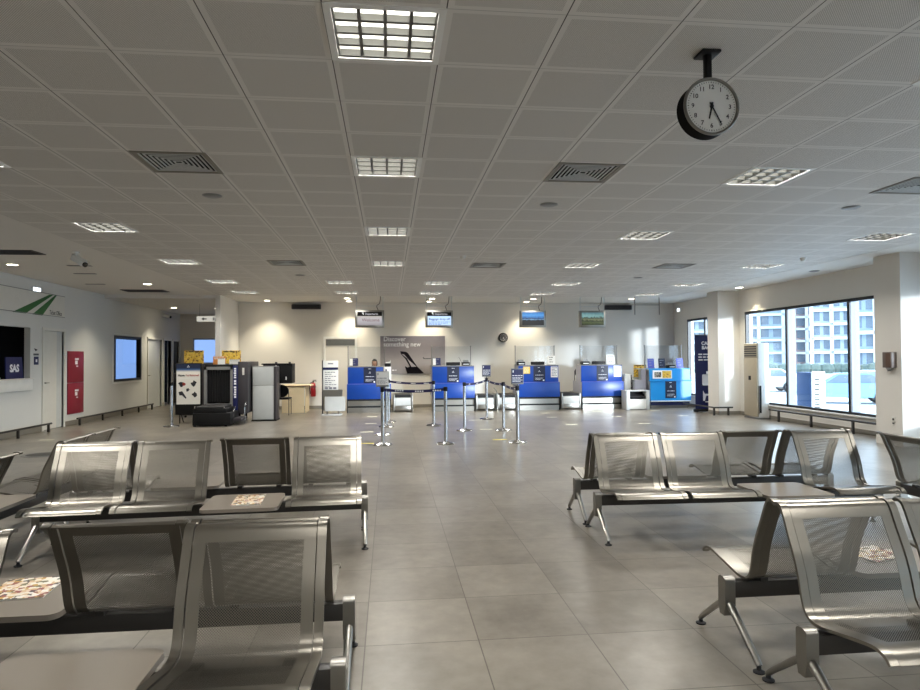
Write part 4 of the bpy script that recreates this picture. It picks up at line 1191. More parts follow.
t = thing('poster_board', 'standing poster board with pictures of forbidden goods and a blue top', 'poster board', (-4.71, 16.02, 0))
q = B(); q.box(-.3, .3, -.02, .05, .2, 1.42, .006); q.obj('frame', M['black'], t)
q = B(); q.box(-.27, .27, -.026, -.02, .45, 1.40); pb = q.obj('print', banded('poster print', [(0, '#dfdcd6'), (.8, '#dfdcd6'), (.86, '#2f578c'), (.9, '#0e1d3e'), (1, '#0e1d3e')], 2, .45, 1.40), t, smooth=0)
text('lettering', 'Have', .075, M['ink'], pb, (-.24, -.027, 1.13), align='LEFT', ext=.001, bold=.002)
text('lettering', 'You Restricted?', .065, M['redink'], pb, (-.06, -.027, 1.13), align='LEFT', ext=.001, bold=.001, sx=.72)
q = B(); logo(q, 0, 1.34, .03, -.026); bars(q, -.2, .24, 1.065, .008, -.026, 1, 1, seed=3); q.obj('mark', M['whiteink'], pb, smooth=0)
q = B()
def blob(b, x, z, r, seed, n=11):
    rnd = random.Random(seed)
    b.prism([(x + r * rnd.uniform(.45, 1.1) * math.cos(2 * PI * i / n), z + r * rnd.uniform(.45, 1.1) * math.sin(2 * PI * i / n)) for i in range(n)], 'y', -.029, -.026)
for i, (x, z, r) in enumerate([(-.16, .93, .07), (.13, .94, .08), (-.01, .79, .05), (.15, .68, .07)]): blob(q, x, z, r, i)
q.prism([(-.22, .74), (-.14, .76), (-.1, .70), (-.04, .6), (-.06, .58), (-.14, .66), (-.2, .66)], 'y', -.029, -.026)
q.obj('pictures', M['ink'], pb, smooth=0)
q = B(); blob(q, -.11, .92, .05, 20); q.obj('red_picture', M['redink'], pb, smooth=0)
for s in (-1, 1):
    q = B(); q.tube([(s * .2, .03, .3), (s * .2, .28, .0)], .012); q.tube([(s * .2, .0, .3), (s * .2, -.0, .0)], .014); q.obj('leg', M['black'], t)

t = thing('grey_cabinet', 'tall pale grey two-panel cabinet beside the x-ray scanner', 'cabinet', (-3.02, 16.3, 0))
q = B(); q.box(-.29, .27, 0.01, .5, .03, 1.33, .004); q.obj('body', M['midgrey'], t)
q = B(); q.box(-.27, .22, -.008, .01, .04, .86, .004); q.obj('lower_panel', M['lightgrey'], t)
q = B(); q.box(-.27, .22, -.008, .01, .87, 1.31, .004); q.obj('upper_panel', M['lightgrey'], t)
q = B(); q.box(-.3, .29, -.02, .52, 0, .03); q.obj('plinth', M['black'], t, smooth=0)
q = B(); q.box(.225, .28, -.012, .5, .03, 1.32, .003); q.obj('dark_edge', M['darkgrey'], t)
t = thing('scanner_hood', 'black hooded box on a stand behind the pale grey cabinet', 'scanner hood', (-2.72, 17.2, 0))
q = B(); q.box(-.52, .24, -.1, .5, 1.36, 1.39, .004); q.obj('top_rail', M['black'], t)
q = B(); q.box(-.14, .24, -.08, .5, .88, 1.36, .004); q.obj('hood', M['black'], t)
q = B(); q.box(-.48, -.14, -.08, .5, .5, 1.36); q.obj('body', M['darkgrey'], t, smooth=0)
q = B(); q.box(-.17, -.14, -.14, .4, .8, 1.34); q.obj('white_flap', M['white'], t, smooth=0)
for s in (-.14, .2):
    q = B(); q.cyl((s - .02, -.05, 1.385), (s - .02, -.05, 1.43), .03); q.obj('lamp', M['darkgrey'], t)
q = B()
for x in (-.44, -.2):
    for y in (-.05, .45): q.cyl((x, y, 0), (x, y, .5), .025)
q.obj('leg', M['black'], t)
q = B(); q.box(.08, .11, -.09, -.08, .97, 1.05); q.obj('white_tag', M['white'], t, smooth=0)

# ------------------------------------------------------------------ ticket office wall
def yobj(q, name, mat, parent, **k): return q.obj(name, mat, parent, **k)
TX = (PI / 2, 0, PI / 2)
t = thing('wall_sign', 'white panel with a green runway mark on the ticket office wall', 'sign', (XL, 14.2, 2.72))
q = B(); q.box(0.005, .02, -1.6, 1.46, -.25, .23); q.obj('panel', M['offwhite'], t, smooth=0)
q = B()
for zz in (.225, -.245): q.box(.02, .03, -1.6, 1.46, zz - .006, zz + .006)
q.obj('edge_rail', M['midgrey'], t, smooth=0)
q = B()
q.prism([(-.6, -.26), (-.14, -.26), (.95, .22), (.79, .21)], 'x', .02, .024)
q.prism([(.12, -.26), (.5, -.26), (1.1, .22), (1.03, .22)], 'x', .02, .024)
q.obj('green_mark', M['green'], t, smooth=0)
text('lettering', 'Ticket Office', .14, M['ink'], t, (.021, .8, -.175), TX, align='LEFT', ext=.001, sx=.72)
t = thing('exit_sign', 'small lit white sign box above the green runway mark', 'sign', (XL, 14.43, 2.98))
q = B(); q.box(0, .05, -.15, .15, -.04, .05, .004); q.obj('housing', M['white'], t)
q = B(); q.box(.05, .054, -.14, .14, -.03, .04); q.obj('lit_face', M['exit'], t, smooth=0)
t = thing('exit_sign', 'small lit white sign box high on the wall near the far window', 'sign', (XR, 19.45, 2.96))
q = B(); q.box(-.05, 0, -.12, .12, -.07, .07, .004); q.obj('housing', M['white'], t)
q = B(); q.box(-.054, -.05, -.08, .08, -.04, .04); q.obj('lit_face', M['exit'], t, smooth=0)
t = thing('ticket_counter', 'white ledge panel below the dark ticket window', 'counter', (XL, 12.7, .9))
q = B(); q.box(0, .05, -1.55, 1.6, 0, .225, .006); q.obj('front', M['white'], t)
q = B(); q.box(.0, .08, -1.5, 1.6, .225, .245, .004); q.obj('ledge', M['offwhite'], t)
t = thing('ticket_window_sign', 'dark blue board with white letters in the ticket window', 'sign', (XL - .03, 13.8, 1.145))
q = B(); q.prism([(-.3, 0), (.3, 0), (.24, .43), (-.32, .43)], 'x', -.02, 0); q.obj('board', M['navy'], t, smooth=0)
text('lettering', 'SAS', .2, M['whiteink'], t, (.001, -.02, .2), TX, ext=.001, bold=.008)
t = thing('ticket_desk_stool', 'black office chair in the dark ticket window', 'chair', (XL - .75, 12.9, 0))
q = B(); q.box(-.24, .24, -.24, .24, .5, .57, .02); q.obj('seat', M['black'], t)
q = B(); q.box(-.28, -.22, -.24, .24, .7, 1.35, .02); q.obj('backrest', M['black'], t)
q = B(); q.cyl((0, 0, .05), (0, 0, .5), .03); q.obj('column', M['black'], t)
q = B()
for k in range(5): q.box(0, .28, -.025, .025, .04, .08, mtx=Matrix.Rotation(2 * PI * k / 5, 4, 'Z'))
for k in range(5): q.cyl((.26 * math.cos(2 * PI * k / 5), .26 * math.sin(2 * PI * k / 5), 0), (.26 * math.cos(2 * PI * k / 5), .26 * math.sin(2 * PI * k / 5), .05), .02, seg=8)
q.obj('base', M['black'], t)
t = thing('desk_mouse', 'small round white thing on the ticket window ledge', 'small object', (XL - .06, 13.26, 1.145))
q = B(); q.lathe([(0, 0), (.045, 0), (.05, .03), (.03, .06), (0, .065)]); q.obj('body', M['white'], t)
t = thing('small_wall_sign', 'little navy sign with a black arrow above, between ticket window and door', 'sign', (XL, 14.51, 1.5))
q = B(); q.box(0, .008, -.085, .085, -.085, .085); q.obj('plate', M['navy'], t, smooth=0)
q = B(); q.prism([(-.03, -.03), (.03, -.03), (.03, .03), (-.03, .03)], 'x', .008, .01); q.obj('mark', M['whiteink'], t, smooth=0)
q = B(); q.prism([(-.08, .26), (.06, .23), (.03, .22), (-.02, .2)], 'x', 0, .003); bars(q, 0, 0, 0, .01, 0, 0, 0)
for k in range(5): q.box(0, .003, -.1 + .042 * k, -.07 + .042 * k, .11, .15)
q.obj('arrow', M['ink'], t, smooth=0)
def redbox(lab, z0, z1, seed):
    t = thing('fire_hose_box', lab, 'fire cabinet', (XL, 16.22, z0), 0, 'dark red fire cabinets')
    h = z1 - z0
    q = B(); q.box(0, .025, -.385, .385, 0, h, .004); q.obj('cabinet_door', M['red'], t)
    q = B(); q.box(.025, .028, -.07, .12, h * .72, h * .78); q.box(.025, .028, -.06, .06, h * .58, h * .70); q.box(.025, .028, .0, .09, h * .5, h * .54); q.obj('symbol', M['whiteink'], t, smooth=0)
redbox('upper dark red fire cabinet on the ticket office wall', .985, 1.715, 1)
redbox('lower dark red fire cabinet on the ticket office wall', .26, .975, 2)
def kick_rail(lab, pts, legs, zt, axis_x=None):
    """low bumper rail: pts ends, legs positions"""
    t = thing('bumper_rail', lab, 'rail', (pts[0][0], pts[0][1], 0), 0, 'low bumper rails')
    o = Vector((pts[0][0], pts[0][1], 0))
    q = B()
    P3 = [Vector((p[0], p[1], zt)) - o for p in pts]
    q.tube(P3, .02, seg=10); q.obj('rail', M['beam'], t)
    for lx, ly in legs:
        q = B(); q.box(lx - o.x - .02, lx - o.x + .02, ly - o.y - .02, ly - o.y + .02, 0, zt); q.obj('leg', M['beam'], t, smooth=0)
XLr = XL + .22
kick_rail('low dark bumper rail below the ticket window', [(XLr, 10.6), (XLr, 14.7)], [(XLr, y) for y in (11.0, 12.25, 13.45, 14.58)], .17)
kick_rail('low dark bumper rail along the wall below the small office window', [(XLr, 15.85), (XLr, 20.7)], [(XLr, y) for y in (15.97, 17.2, 18.4, 19.55, 20.6)], .165)
XRr = 8.86
kick_rail('low dark bumper rail under the large window', [(XRr, 10.3), (XRr, 14.42)], [(XRr, y) for y in (10.5, 11.65, 12.9, 14.05)], .25)
kick_rail('low dark bumper rail around the pillar', [(8.2, 17.5), (8.24, 15.82), (8.72, 15.8)], [(8.24, 15.84), (8.6, 15.8)], .2)
t = thing('hanging_sign', 'white direction sign hanging in the alcove', 'sign', (-4.98, 19.5, 2.6))
q = B(); q.box(-.53, .35, -.02, .02, 0, .155, .004); q.obj('panel', em('glowing sign panel', '#dcd8cc', .42), t)  # panel has a weak emission of its own
q = B()
for s in (-.45, .3): q.cyl((s, 0, .155), (s, 0, CE - .085 - 2.6), .006)
q.obj('hanger', M['midgrey'], t)
q = B(); q.prism([(-.4, .075), (-.33, .12), (-.33, .09), (-.25, .09), (-.25, .06), (-.33, .06), (-.33, .03)], 'y', -.023, -.02); q.lathe([(0, 0)], (0, 0, 0)) if False else None
q.box(-.08, -.05, -.023, -.02, .03, .12); q.box(-.03, .02, -.023, -.02, .03, .12); q.box(.1, .16, -.023, -.02, .03, .08); q.box(.11, .14, -.023, -.02, .09, .12); q.obj('symbols', M['ink'], t, smooth=0)
t = thing('picture_frame', 'small dark framed picture on the alcove end wall', 'picture', (-7.0 + .05, AY, 1.5))
q = B(); q.box(-.2, .2, -.03, 0, -.3, .3); q.obj('frame', M['black'], t, smooth=0)
q = B(); q.box(-.17, .17, -.034, -.03, -.27, .27); q.obj('picture', M['yellowpale'], t, smooth=0)

# ------------------------------------------------------------------ queue barrier posts
def post(lab, x, y):
    t = thing('barrier_post', lab, 'barrier post', (x, y, 0), 0, 'chrome barrier posts')
    q = B(); q.lathe([(0, 0), (.17, 0), (.172, .008), (.15, .022), (.06, .034), (.032, .05), (0, .05)], seg=36); q.obj('base', M['chrome'], t)
    q = B(); q.cyl((0, 0, .05), (0, 0, .92), .03, seg=24); q.obj('pole', M['chrome'], t)
    q = B(); q.lathe([(0, .92), (.034, .92), (.036, .93), (.036, .995), (.03, 1.0), (0, 1.0)], seg=24); q.obj('belt_head', M['black'], t)
    return t
POSTS = dict(A=(-.115, 11.45, 'chrome barrier post carrying the white notice, first of its file'), Bb=(-.13, 13.0, 'second chrome post in the file behind the white notice'),
             C=(-.06, 14.45, 'third chrome post in the file behind the white notice'), D=(-.01, 15.6, 'last chrome post in the file behind the white notice'),
             E=(.99, 14.55, 'chrome post before the corner of the second blue desk, farther of two'), F=(.985, 11.42, 'chrome post in the middle of the aisle, nearer of two by the second desk'),
             G=(1.555, 13.45, 'lone chrome post standing before the middle of the second blue desk'), H=(2.38, 15.85, 'farthest chrome post, carrying a small navy notice'),
             I=(2.355, 13.35, 'chrome post between the two navy notices'), J=(2.265, 11.4, 'near chrome post carrying the large navy notice'),
             K=(-4.87, 15.3, 'chrome post beside the forbidden goods poster'))
for k, (x, y, lab) in POSTS.items(): post(lab, x, y)
def belt(lab, a, c):
    p, r_ = Vector((*POSTS[a][:2], .955)), Vector((*POSTS[c][:2], .955))
    d = (r_ - p).normalized(); p = p + d * .036; r_ = r_ - d * .036
    n = Vector((-d.y, d.x, 0))
    q = B(); N = 10
    vs = []
    for i in range(N + 1):
        m = p.lerp(r_, i / N) + Vector((0, 0, -.03 * 4 * (i / N) * (1 - i / N)))
        vs.append([q.bm.verts.new(m + n * sx * .001 + Vector((0, 0, sz * .024))) for sx, sz in ((-1, -1), (1, -1), (1, 1), (-1, 1))])
    for i in range(N):
        for k in range(4): q.bm.faces.new((vs[i][k], vs[i][(k + 1) % 4], vs[i + 1][(k + 1) % 4], vs[i + 1][k]))
    q.bm.faces.new(vs[0]); q.bm.faces.new(vs[-1])
    o = q.obj('barrier_belt', M['navyband'], smooth=0)
    q = B()
    for u in (.16, .5, .8):
        m = p.lerp(r_, u) + Vector((0, 0, -.03 * 4 * u * (1 - u)))
        for sgn in (-1, 1):
            for k in range(4):
                c0 = m + d * (.03 + .04 * k) + n * sgn * .0015
                q.prism([(0, 0)] * 0 or [(c0.x, c0.y)] * 0 or [(c0.x - d.x * .012 - n.x * .0006, c0.y - d.y * .012 - n.y * .0006), (c0.x + d.x * .012 - n.x * .0006, c0.y + d.y * .012 - n.y * .0006), (c0.x + d.x * .012 + n.x * .0006, c0.y + d.y * .012 + n.y * .0006), (c0.x - d.x * .012 + n.x * .0006, c0.y - d.y * .012 + n.y * .0006)], 'z', c0.z - .012, c0.z + .012)
    q.obj('printed_letters', M['whiteink'], o, smooth=0)
    tag(o, lab, 'barrier belt', 'navy barrier belts')
belt('near navy belt from the white notice post to the middle aisle post', 'A', 'F')
belt('far navy belt from the last file post to the second desk corner', 'D', 'E')
belt('navy belt from the lone post to the farthest post', 'G', 'H')
belt('navy belt running forward from the farthest post', 'H', 'I')
belt('navy belt ending at the post with the large navy notice', 'I', 'J')
belt('nearest navy belt along the file of posts behind the white notice', 'A', 'Bb'); belt('middle navy belt along the file of posts behind the white notice', 'Bb', 'C'); belt('farthest navy belt along the file of posts behind the white notice', 'C', 'D')
def psign(lab, key, z0, z1, w, mat, ink, seed):
    x, y, _ = POSTS[key]
    t = thing('post_notice', lab, 'notice', (x, y, 1.0), 0, 'notices on barrier posts')
    z0 -= 1; z1 -= 1
    q = B(); q.cyl((0, 0, 0), (0, 0, z0 + .05), .012); q.box(-.05, .05, -.02, .02, 0, .012); q.obj('stem', M['darkgrey'], t)
    q = B(); q.box(-w / 2, w / 2, -.012, .012, z0, z1, .004); q.obj('frame', M['midgrey'], t)
    q = B(); q.box(-w / 2 + .012, w / 2 - .012, -.016, -.012, z0 + .03, z1 - .012); pp = q.obj('print', M[mat], t, smooth=0)
    h = z1 - z0
    q = B(); q.box(-w * .38, -w * .3, -.019, -.016, z1 - .25 * h, z1 - .1 * h); bars(q, -w * .4, w * .4, z1 - .42 * h, h * .05, -.016, 1, 1, seed=seed); bars(q, -w * .4, w * .4, z1 - .55 * h, h * .035, -.016, 4, h * .08, (1, .8), seed=seed + 1); q.obj('lettering', M[ink], pp, smooth=0)
psign('white notice on top of the first barrier post', 'A', 1.01, 1.28, .225, 'paper', 'greyink', 1)
psign('large navy notice on the near barrier post before the third desk', 'J', 1.03, 1.31, .225, 'navy', 'violet_ink' if 'violet_ink' in M else 'whiteink', 3)
psign('small navy notice on the farthest barrier post', 'H', 1.04, 1.33, .22, 'navy', 'whiteink', 5)

# ------------------------------------------------------------------ marks on the floor
MK = [(-.4, 11.69, 1, 'short yellow floor strip beside the first file post'), (-.46, 13.5, 0, 'cream floor strip second beside the file of posts'), (-.42, 15.2, 0, 'cream floor strip third beside the file of posts'), (-.44, 17.1, 0, 'cream floor strip at the first blue desk'),
      (2.02, 11.85, 1, 'yellow floor strip beside the post with the large navy notice'), (2.03, 13.6, 0, 'cream floor strip beside the post between navy notices'), (2.04, 15.65, 0, 'cream floor strip by the farthest post'), (2.0, 17.3, 0, 'cream floor strip at the second blue desk'),
      (4.07, 14.29, 0, 'near cream floor strip before the third blue desk'), (4.07, 16.07, 0, 'middle cream floor strip before the third blue desk'), (4.2, 17.3, 0, 'far cream floor strip at the third blue desk'), (5.72, 14.2, 0, 'near cream floor strip before the fourth blue desk'), (5.72, 15.97, 0, 'middle cream floor strip before the fourth blue desk'),
      (5.73, 17.6, 0, 'far cream floor strip at the fourth blue desk'), (7.4, 17.55, 0, 'cream floor strip at the light blue desk'), (7.44, 15.9, 0, 'cream floor strip near the pillar and banner'), (-6.45, 13.13, 0, 'cream floor strip near the ticket office door')]
for x, y, ye, lab in MK:
    q = B(); q.box(-.13, .13, -.05, .05, .0002, .0015); tag(q.obj('floor_marker', M['yellowtape' if ye else 'whitetape'], loc=(x, y, 0), smooth=0), lab, 'floor marking', 'short strips on the floor')
t = thing('floor_drain', 'round dark drain cover in the floor near the ticket office', 'floor drain', (-5.5, 11.1, 0))
q = B(); q.lathe([(.24, 0), (.3, 0), (.3, .004), (.24, .005)], seg=40); q.obj('rim', M['midgrey'], t)
q = B(); q.lathe([(0, .001), (.24, .001), (.24, .003), (0, .003)], seg=40); q.obj('cover', M['beam'], t)

# ------------------------------------------------------------------ window side
t = thing('air_conditioner', 'tall floor-standing air conditioner between the pillar and the large window', 'air conditioner', (8.87, 14.95, 0))
q = B(); q.box(-.12, .14, -.3, .3, .03, 1.82, .01); q.obj('body', M['white'], t)
q = B(); q.box(-.16, -.12, -.29, .29, .06, 1.45, .008); q.obj('front_panel', M['beige'], t)
q = B(); q.box(-.15, -.12, -.29, .29, 1.45, 1.81, .008); gp = q.obj('grille_frame', M['beige'], t)
q = B()
for k in range(5): q.box(-.16, -.145, -.26, .26, 1.5 + .055 * k, 1.53 + .055 * k)
q.obj('grille_slats', M['darkgrey'], gp, smooth=0)
q = B(); q.box(-.17, -.16, -.03, .07, .93, 1.03, .004); q.obj('control_panel', M['black'], t)
q = B(); q.box(-.122, -.118, -.303, -.2, .12, .8); q.box(-.11, -.06, -.304, -.3, .15, .8); q.obj('air_inlet', M['black'], t, smooth=0)
q = B(); q.box(-.15, .14, -.31, .31, 0, .03); q.obj('plinth', M['midgrey'], t, smooth=0)
t = thing('wall_dispenser', 'taupe dispenser box with a drip spout on the near pillar', 'dispenser', (8.355, 10.03, 1.3))
q = B(); q.box(-.1, 0, -.1, .1, .0, .26, .008); q.obj('body', M['brownbox'], t)
q = B(); q.prism([(-.05, 0), (.04, 0), (.0, -.06)], 'x', -.09, -.03); q.obj('spout', M['midgrey'], t, smooth=0)
q = B(); q.box(-.104, -.1, -.09, .02, .02, .24); q.obj('cover', M['woodedge'], t, smooth=0)
t = thing('wall_socket', 'small white socket low on the near pillar', 'socket', (8.355, 10.02, .44))
q = B(); q.box(-.012, 0, -.04, .04, -.04, .04, .004); q.obj('plate', M['offwhite'], t)
q = B(); q.cyl((-.014, 0, 0), (-.012, 0, 0), .02); q.box(-.014, -.01, -.02, .02, -.075, -.055); q.obj('inlet', M['ink'], t)
# outdoor unit beside the large window
t = thing('outdoor_condenser', 'dark blue outdoor unit with a white louvred side just outside the large window', 'air conditioner unit', (9.82, 14.36, -.5))
q = B(); q.box(-.12, .14, -.26, .28, .3, 1.62, .01); q.obj('body', M['condenser'], t)
q = B(); q.box(-.12, .2, -.3, -.26, .3, 1.64); lp = q.obj('louvre_panel', M['white'], t, smooth=0)
q = B()
for k in range(20): q.box(-.07, .06, -.304, -.3, .4 + k * .058, .43 + k * .058)
q.obj('louvre_slots', M['black'], lp, smooth=0)
q = B(); q.box(-.1, .12, -.25, -.2, -.25, .3); q.box(-.1, .12, .2, .25, -.25, .3); q.obj('foot', M['midgrey'], t, smooth=0)

# ------------------------------------------------------------------ outside
b = B(); b.box(XR + .35, 420, -120, 420, -.95, -.75); struct(b.obj('ground_outside', M['asphalt'], smooth=0))
def block(lab, c, rz, w, d, floors, cols, mat, balc):
    t = thing('apartment_block', lab, 'building', (c[0], c[1], -.75), rz, 'apartment blocks across the road')
    fh = 3.0
    q = B(); q.box(-w / 2, w / 2, 0, d, 0, floors * fh + .6); q.obj('walls', mat, t, smooth=0)
    q = B(); q.box(-w / 2 - .3, w / 2 + .3, -.3, d + .3, floors * fh + .6, floors * fh + 1.0); q.obj('roof', M['slab'], t, smooth=0)
    for k in range(1, floors + 1):
        q = B(); q.box(-w / 2, w / 2, -balc, 0, k * fh - .3, k * fh + .25); q.obj('balcony', M['slab'], t, smooth=0)
    pw = w / cols
    first = None
    for i in range(cols):
        for k in range(floors):
            if first is None:
                q = B(); q.box(-pw * .32, pw * .32, -.06, 0, 0, 1.9); first = q.obj('window', M['winpane'], t, smooth=0); o = first
            else: o = first.copy(); COL.objects.link(o)
            o.location = (-w / 2 + pw * (i + .5), 0, k * fh + .75)
    for s in range(cols + 1):
        if s % 2 == 0:
            q = B(); q.box(-w / 2 + pw * s - .35, -w / 2 + pw * s + .35, -balc, -.06, 0, floors * fh); q.obj('pier', M['slab'], t, smooth=0)
def at(u, dist):   # a place outside in the direction of photo column u
    d = (R2 * (u - 460) / f_px + FW); d.z = 0; d.normalize()
    return (d.x * dist, d.y * dist), math.atan2(d.y, d.x) - PI / 2
for lab, u, dist, w, fl_, cols, mat, bal in [('pale apartment block seen through the far window', 697, 190, 16, 7, 6, 'facade', .9), ('cool grey block at the far side of the large window', 765, 170, 13, 8, 5, 'facadeblue', 1.0),
        ('pink-topped block behind the outdoor unit', 801, 185, 8, 8, 3, 'facadepink', .8), ('pale block with tall piers in the middle pane', 832, 160, 7.5, 8, 4, 'facade', .9), ('block with wide windows seen beside the near pillar', 876, 125, 6.5, 8, 4, 'facadeblue', .9)]:
    c, rz = at(u, dist); block(lab, c, rz, w, 12, fl_, cols, M[mat], bal)
c, rz = at(800, 95)
q = B(); bmesh.ops.create_grid(q.bm, x_segments=1, y_segments=1, size=.01)
q = B()
rnd = random.Random(11)
for i in range(90):
    x = -45 + i; q.lathe([(0, -.2), (.8, .1), (.95, .6), (.7, 1.15), (0, 1.4)], (x + rnd.uniform(-.3, .3), rnd.uniform(-.3, .3), rnd.uniform(-.15, .1)), 9)
o = q.obj('hedge', M['hedge'], loc=(c[0], c[1], -.75)); o.rotation_euler = (0, 0, rz); tag(o, 'long dark green hedge across the road outside', 'hedge')
def car(lab, x, y, rz, paint):
    t = thing('parked_car', lab, 'car', (x, y, -.75), rz, 'cars parked outside')
    side = [(-2.1, .32), (-2.15, .6), (-2.05, .85), (-1.3, .95), (-1.1, .97), (1.7, .97), (2.0, .9), (2.1, .6), (2.05, .32)]
    q = B(); q.prism(side, 'y', -.85, .85); q.obj('body', M[paint], t, bevel=.06)
    cab = [(-1.15, .95), (-.45, 1.42), (.95, 1.45), (1.75, .95)]
    q = B(); q.prism(cab, 'y', -.74, .74); cb = q.obj('cabin', M[paint], t, bevel=.05)
    q = B(); q.prism([(-.95, .98), (-.42, 1.36), (.2, 1.38), (.2, .98)], 'y', -.75, .75); q.prism([(.28, .98), (.28, 1.38), (.9, 1.38), (1.45, .98)], 'y', -.75, .75); q.obj('side_glass', M['winpane'], cb, smooth=0)
    q = B(); q.prism([(-1.17, .97), (-.5, 1.39), (-.47, 1.41), (-1.14, .99)], 'y', -.66, .66); q.obj('windscreen', M['winpane'], cb, smooth=0)
    for sx in (-1.35, 1.3):
        for sy in (-.8, .8):
            q = B(); q.cyl((sx, sy - .1, .32), (sx, sy + .1, .32), .32, seg=28); wl = q.obj('wheel', M['tyre'], t)
            q = B(); q.cyl((sx, sy - .106, .32), (sx, sy + .106, .32), .2, seg=20); q.obj('rim', M['alu'], wl)
    q = B(); q.box(-2.18, -2.1, -.7, -.4, .62, .76, .02); q.box(-2.18, -2.1, .4, .7, .62, .76, .02); q.obj('headlight', M['glass'], t)
    q = B(); q.box(-2.17, -2.1, -.35, .35, .45, .6); q.obj('radiator_grille', M['black'], t, smooth=0)
c, rz = at(846, 36); car('pale blue car parked outside the middle pane', c[0], c[1], rz + math.radians(8), 'carblue')
c, rz = at(873, 42); car('white car seen front-on outside beside the near pillar', c[0], c[1], rz + math.radians(75), 'carwhite')
c, rz = at(762, 46); car('white car outside behind the air conditioner', c[0], c[1], rz + math.radians(15), 'carwhite')

# ------------------------------------------------------------------ the woman behind the first desk
def person():
    t = thing('person', 'person with dark hair and a navy uniform seated behind the first blue desk', 'person', (-.42, 19.36, 0)); t.scale = (1, 1, 1.05)
    V = [(0, 0, .52), (0, .02, .72), (0, .03, .92), (0, .03, 1.06), (0, .02, 1.13), (0, .0, 1.19)]          # pelvis .. neck
    E = [(i, i + 1) for i in range(5)]
    Rr = [(.15, .12), (.135, .1), (.15, .1), (.13, .085), (.055, .05), (.05, .05)]
    def chain(root, pts, rads):
        prev = root
        for p, r_ in zip(pts, rads):
            V.append(p); Rr.append((r_, r_)); E.append((prev, len(V) - 1)); prev = len(V) - 1
        return prev
    for s in (-1, 1):
        chain(3, [(s * .17, .02, 1.05), (s * .22, -.06, .82), (s * .16, -.3, .82), (s * .14, -.37, .82)], [.055, .045, .034, .026])
        chain(0, [(s * .1, -.06, .5), (s * .11, -.42, .5), (s * .11, -.42, .1), (s * .11, -.5, .05)], [.09, .065, .045, .035])
    me = bpy.data.meshes.new('body'); me.from_pydata(V, E, [])
    o = bpy.data.objects.new('body', me); COL.objects.link(o)
    sm = o.modifiers.new('skin', 'SKIN'); o.modifiers.new('sub', 'SUBSURF').levels = 1
    for i, r_ in enumerate(Rr): me.skin_vertices[0].data[i].radius = r_
    me.skin_vertices[0].data[0].use_root = True
    dg = bpy.context.evaluated_depsgraph_get(); dg.update()
    m2 = bpy.data.meshes.new_from_object(o.evaluated_get(dg)); bpy.data.objects.remove(o)
    # head, nose, ears and hands belong to the same body mesh
    bm = bmesh.new(); bm.from_mesh(m2)
    r_ = bmesh.ops.create_uvsphere(bm, u_segments=28, v_segments=20, radius=1.)
    for v in r_['verts']:
        c = v.co.copy(); w = 1 - .22 * max(0, -c.z)
        v.co = Vector((c.x * .072 * w, c.y * .09 * (1 - .12 * max(0, -c.z)), c.z * .11)) + Vector((0, -.01, 1.30))
        if c.y < -.6 and abs(c.x) < .22 and -.35 < c.z < .12: v.co.y -= .016 * (1 - abs(c.x) / .22)
    for s in (-1, 1):
        e = bmesh.ops.create_uvsphere(bm, u_segments=10, v_segments=8, radius=.02)
        for v in e['verts']: v.co = Vector((v.co.x * .5 + s * .073, v.co.y * .8, v.co.z * 1.4 + 1.29))
        p = bmesh.ops.create_uvsphere(bm, u_segments=12, v_segments=8, radius=1.)
        for v in p['verts']: v.co = Vector((v.co.x * .04 + s * .135, v.co.y * .05 - .41, v.co.z * .014 + .815))
        for k in range(5):
            x0 = s * .135 + (k - 2) * .018; L = [.045, .06, .066, .06, .045][k]
            if k == (0 if s > 0 else 4): a, c = Vector((s * .1, -.4, .815)), Vector((s * .08, -.44, .808))
            else: a, c = Vector((x0, -.445, .815)), Vector((x0, -.445 - L, .803))
            g = bmesh.ops.create_uvsphere(bm, u_segments=8, v_segments=8, radius=1.)
            q_ = (c - a).to_track_quat('Z', 'Y').to_matrix()
            for v in g['verts']: v.co = (a + c) / 2 + q_ @ Vector((v.co.x * .0085, v.co.y * .0085, v.co.z * ((c - a).length / 2 + .006)))
    bm.to_mesh(m2); bm.free()
    for p in m2.polygons: p.use_smooth = True
    m2.materials.clear(); m2.materials.append(M['skin'])
    o = bpy.data.objects.new('body', m2); COL.objects.link(o); o.parent = t
    # uniform: the torso, arms and legs again, slightly larger
    me = bpy.data.meshes.new('uniform'); nb = 5
    keep = [i for i in range(len(V)) if i not in (5,) and not (V[i][1] < -.34 and V[i][2] > .7)]
    mp = {k: i for i, k in enumerate(keep)}
    me.from_pydata([V[i] for i in keep], [(mp[a], mp[c]) for a, c in E if a in mp and c in mp], [])
    u = bpy.data.objects.new('uniform', me); COL.objects.link(u)
    u.modifiers.new('skin', 'SKIN'); u.modifiers.new('sub', 'SUBSURF').levels = 1
    for k, i in mp.items(): me.skin_vertices[0].data[i].radius = tuple(x + .014 for x in Rr[k])
    me.skin_vertices[0].data[0].use_root = True
    dg = bpy.context.evaluated_depsgraph_get(); dg.update()
    m3 = bpy.data.meshes.new_from_object(u.evaluated_get(dg)); bpy.data.objects.remove(u)
    for p in m3.polygons: p.use_smooth = True
    m3.materials.clear(); m3.materials.append(M['cloth'])
    u = bpy.data.objects.new('uniform', m3); COL.objects.link(u); u.parent = t
    # hair: cap over the back and top of the head, framing the face
    bm = bmesh.new(); bmesh.ops.create_uvsphere(bm, u_segments=28, v_segments=20, radius=1.)
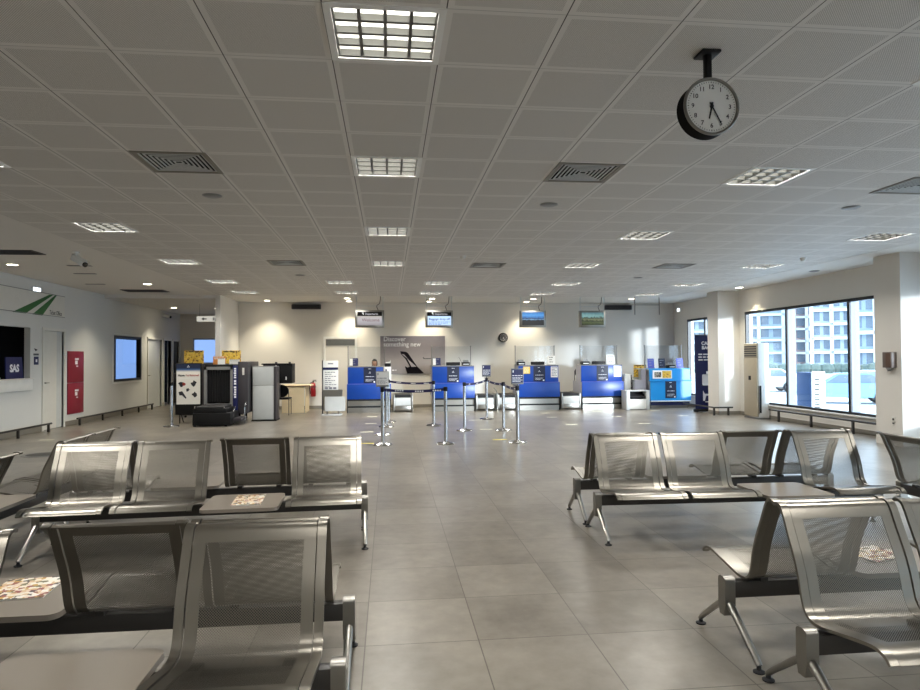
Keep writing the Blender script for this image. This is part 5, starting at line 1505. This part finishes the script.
    dead = [v for v in bm.verts if v.co.y < -.35 and v.co.z < .45 and abs(v.co.x) < .8]
    bmesh.ops.delete(bm, geom=dead, context='VERTS')
    for v in bm.verts: v.co = Vector((v.co.x * .084, v.co.y * .102, v.co.z * (.122 if v.co.z > 0 else .16))) + Vector((0, .0, 1.305))
    hm = bpy.data.meshes.new('hair'); bm.to_mesh(hm); bm.free()
    for p in hm.polygons: p.use_smooth = True
    hm.materials.append(M['hair']); h = bpy.data.objects.new('hair', hm); COL.objects.link(h); h.parent = t
    sf = h.modifiers.new('thickness', 'SOLIDIFY'); sf.thickness = .012
    for s in (-1, 1):
        q = B(); r2 = bmesh.ops.create_uvsphere(q.bm, u_segments=12, v_segments=10, radius=.011)
        for v in r2['verts']: v.co += Vector((s * .028, -.088, 1.315))
        q.obj('eye', M['white'], t)
        q = B(); r2 = bmesh.ops.create_uvsphere(q.bm, u_segments=10, v_segments=8, radius=.006)
        for v in r2['verts']: v.co += Vector((s * .028, -.097, 1.315))
        q.obj('pupil', M['hair'], t)
    q = B(); q.box(-.022, .022, -.096, -.088, 1.238, 1.248, .003); q.obj('mouth', M['red'], t)
person()

# ------------------------------------------------------------------ light
w = bpy.data.worlds.new('sky'); SC.world = w; w.use_nodes = True
bg = w.node_tree.nodes['Background']
bg.inputs[0].default_value = (.70, .86, 1., 1); bg.inputs[1].default_value = 3.6
sun = bpy.data.lights.new('sun', 'SUN'); sun.energy = 2.6; sun.angle = math.radians(4.5); sun.color = (.93, .97, 1.)
so = bpy.data.objects.new('sun', sun); COL.objects.link(so)
so.rotation_euler = Vector((-1, 2., -.18)).to_track_quat('-Z', 'Y').to_euler()
vs = SC.view_settings
vs.view_transform = 'Standard'; vs.look = 'None'; vs.gamma = 1; vs.use_curve_mapping = False
vs.exposure = .92
SC.cycles.max_bounces = 10; SC.cycles.diffuse_bounces = 5; SC.cycles.glossy_bounces = 4; SC.cycles.transparent_max_bounces = 16
SC.cycles.caustics_reflective = False; SC.cycles.caustics_refractive = False
SC.cycles.sample_clamp_indirect = 6.
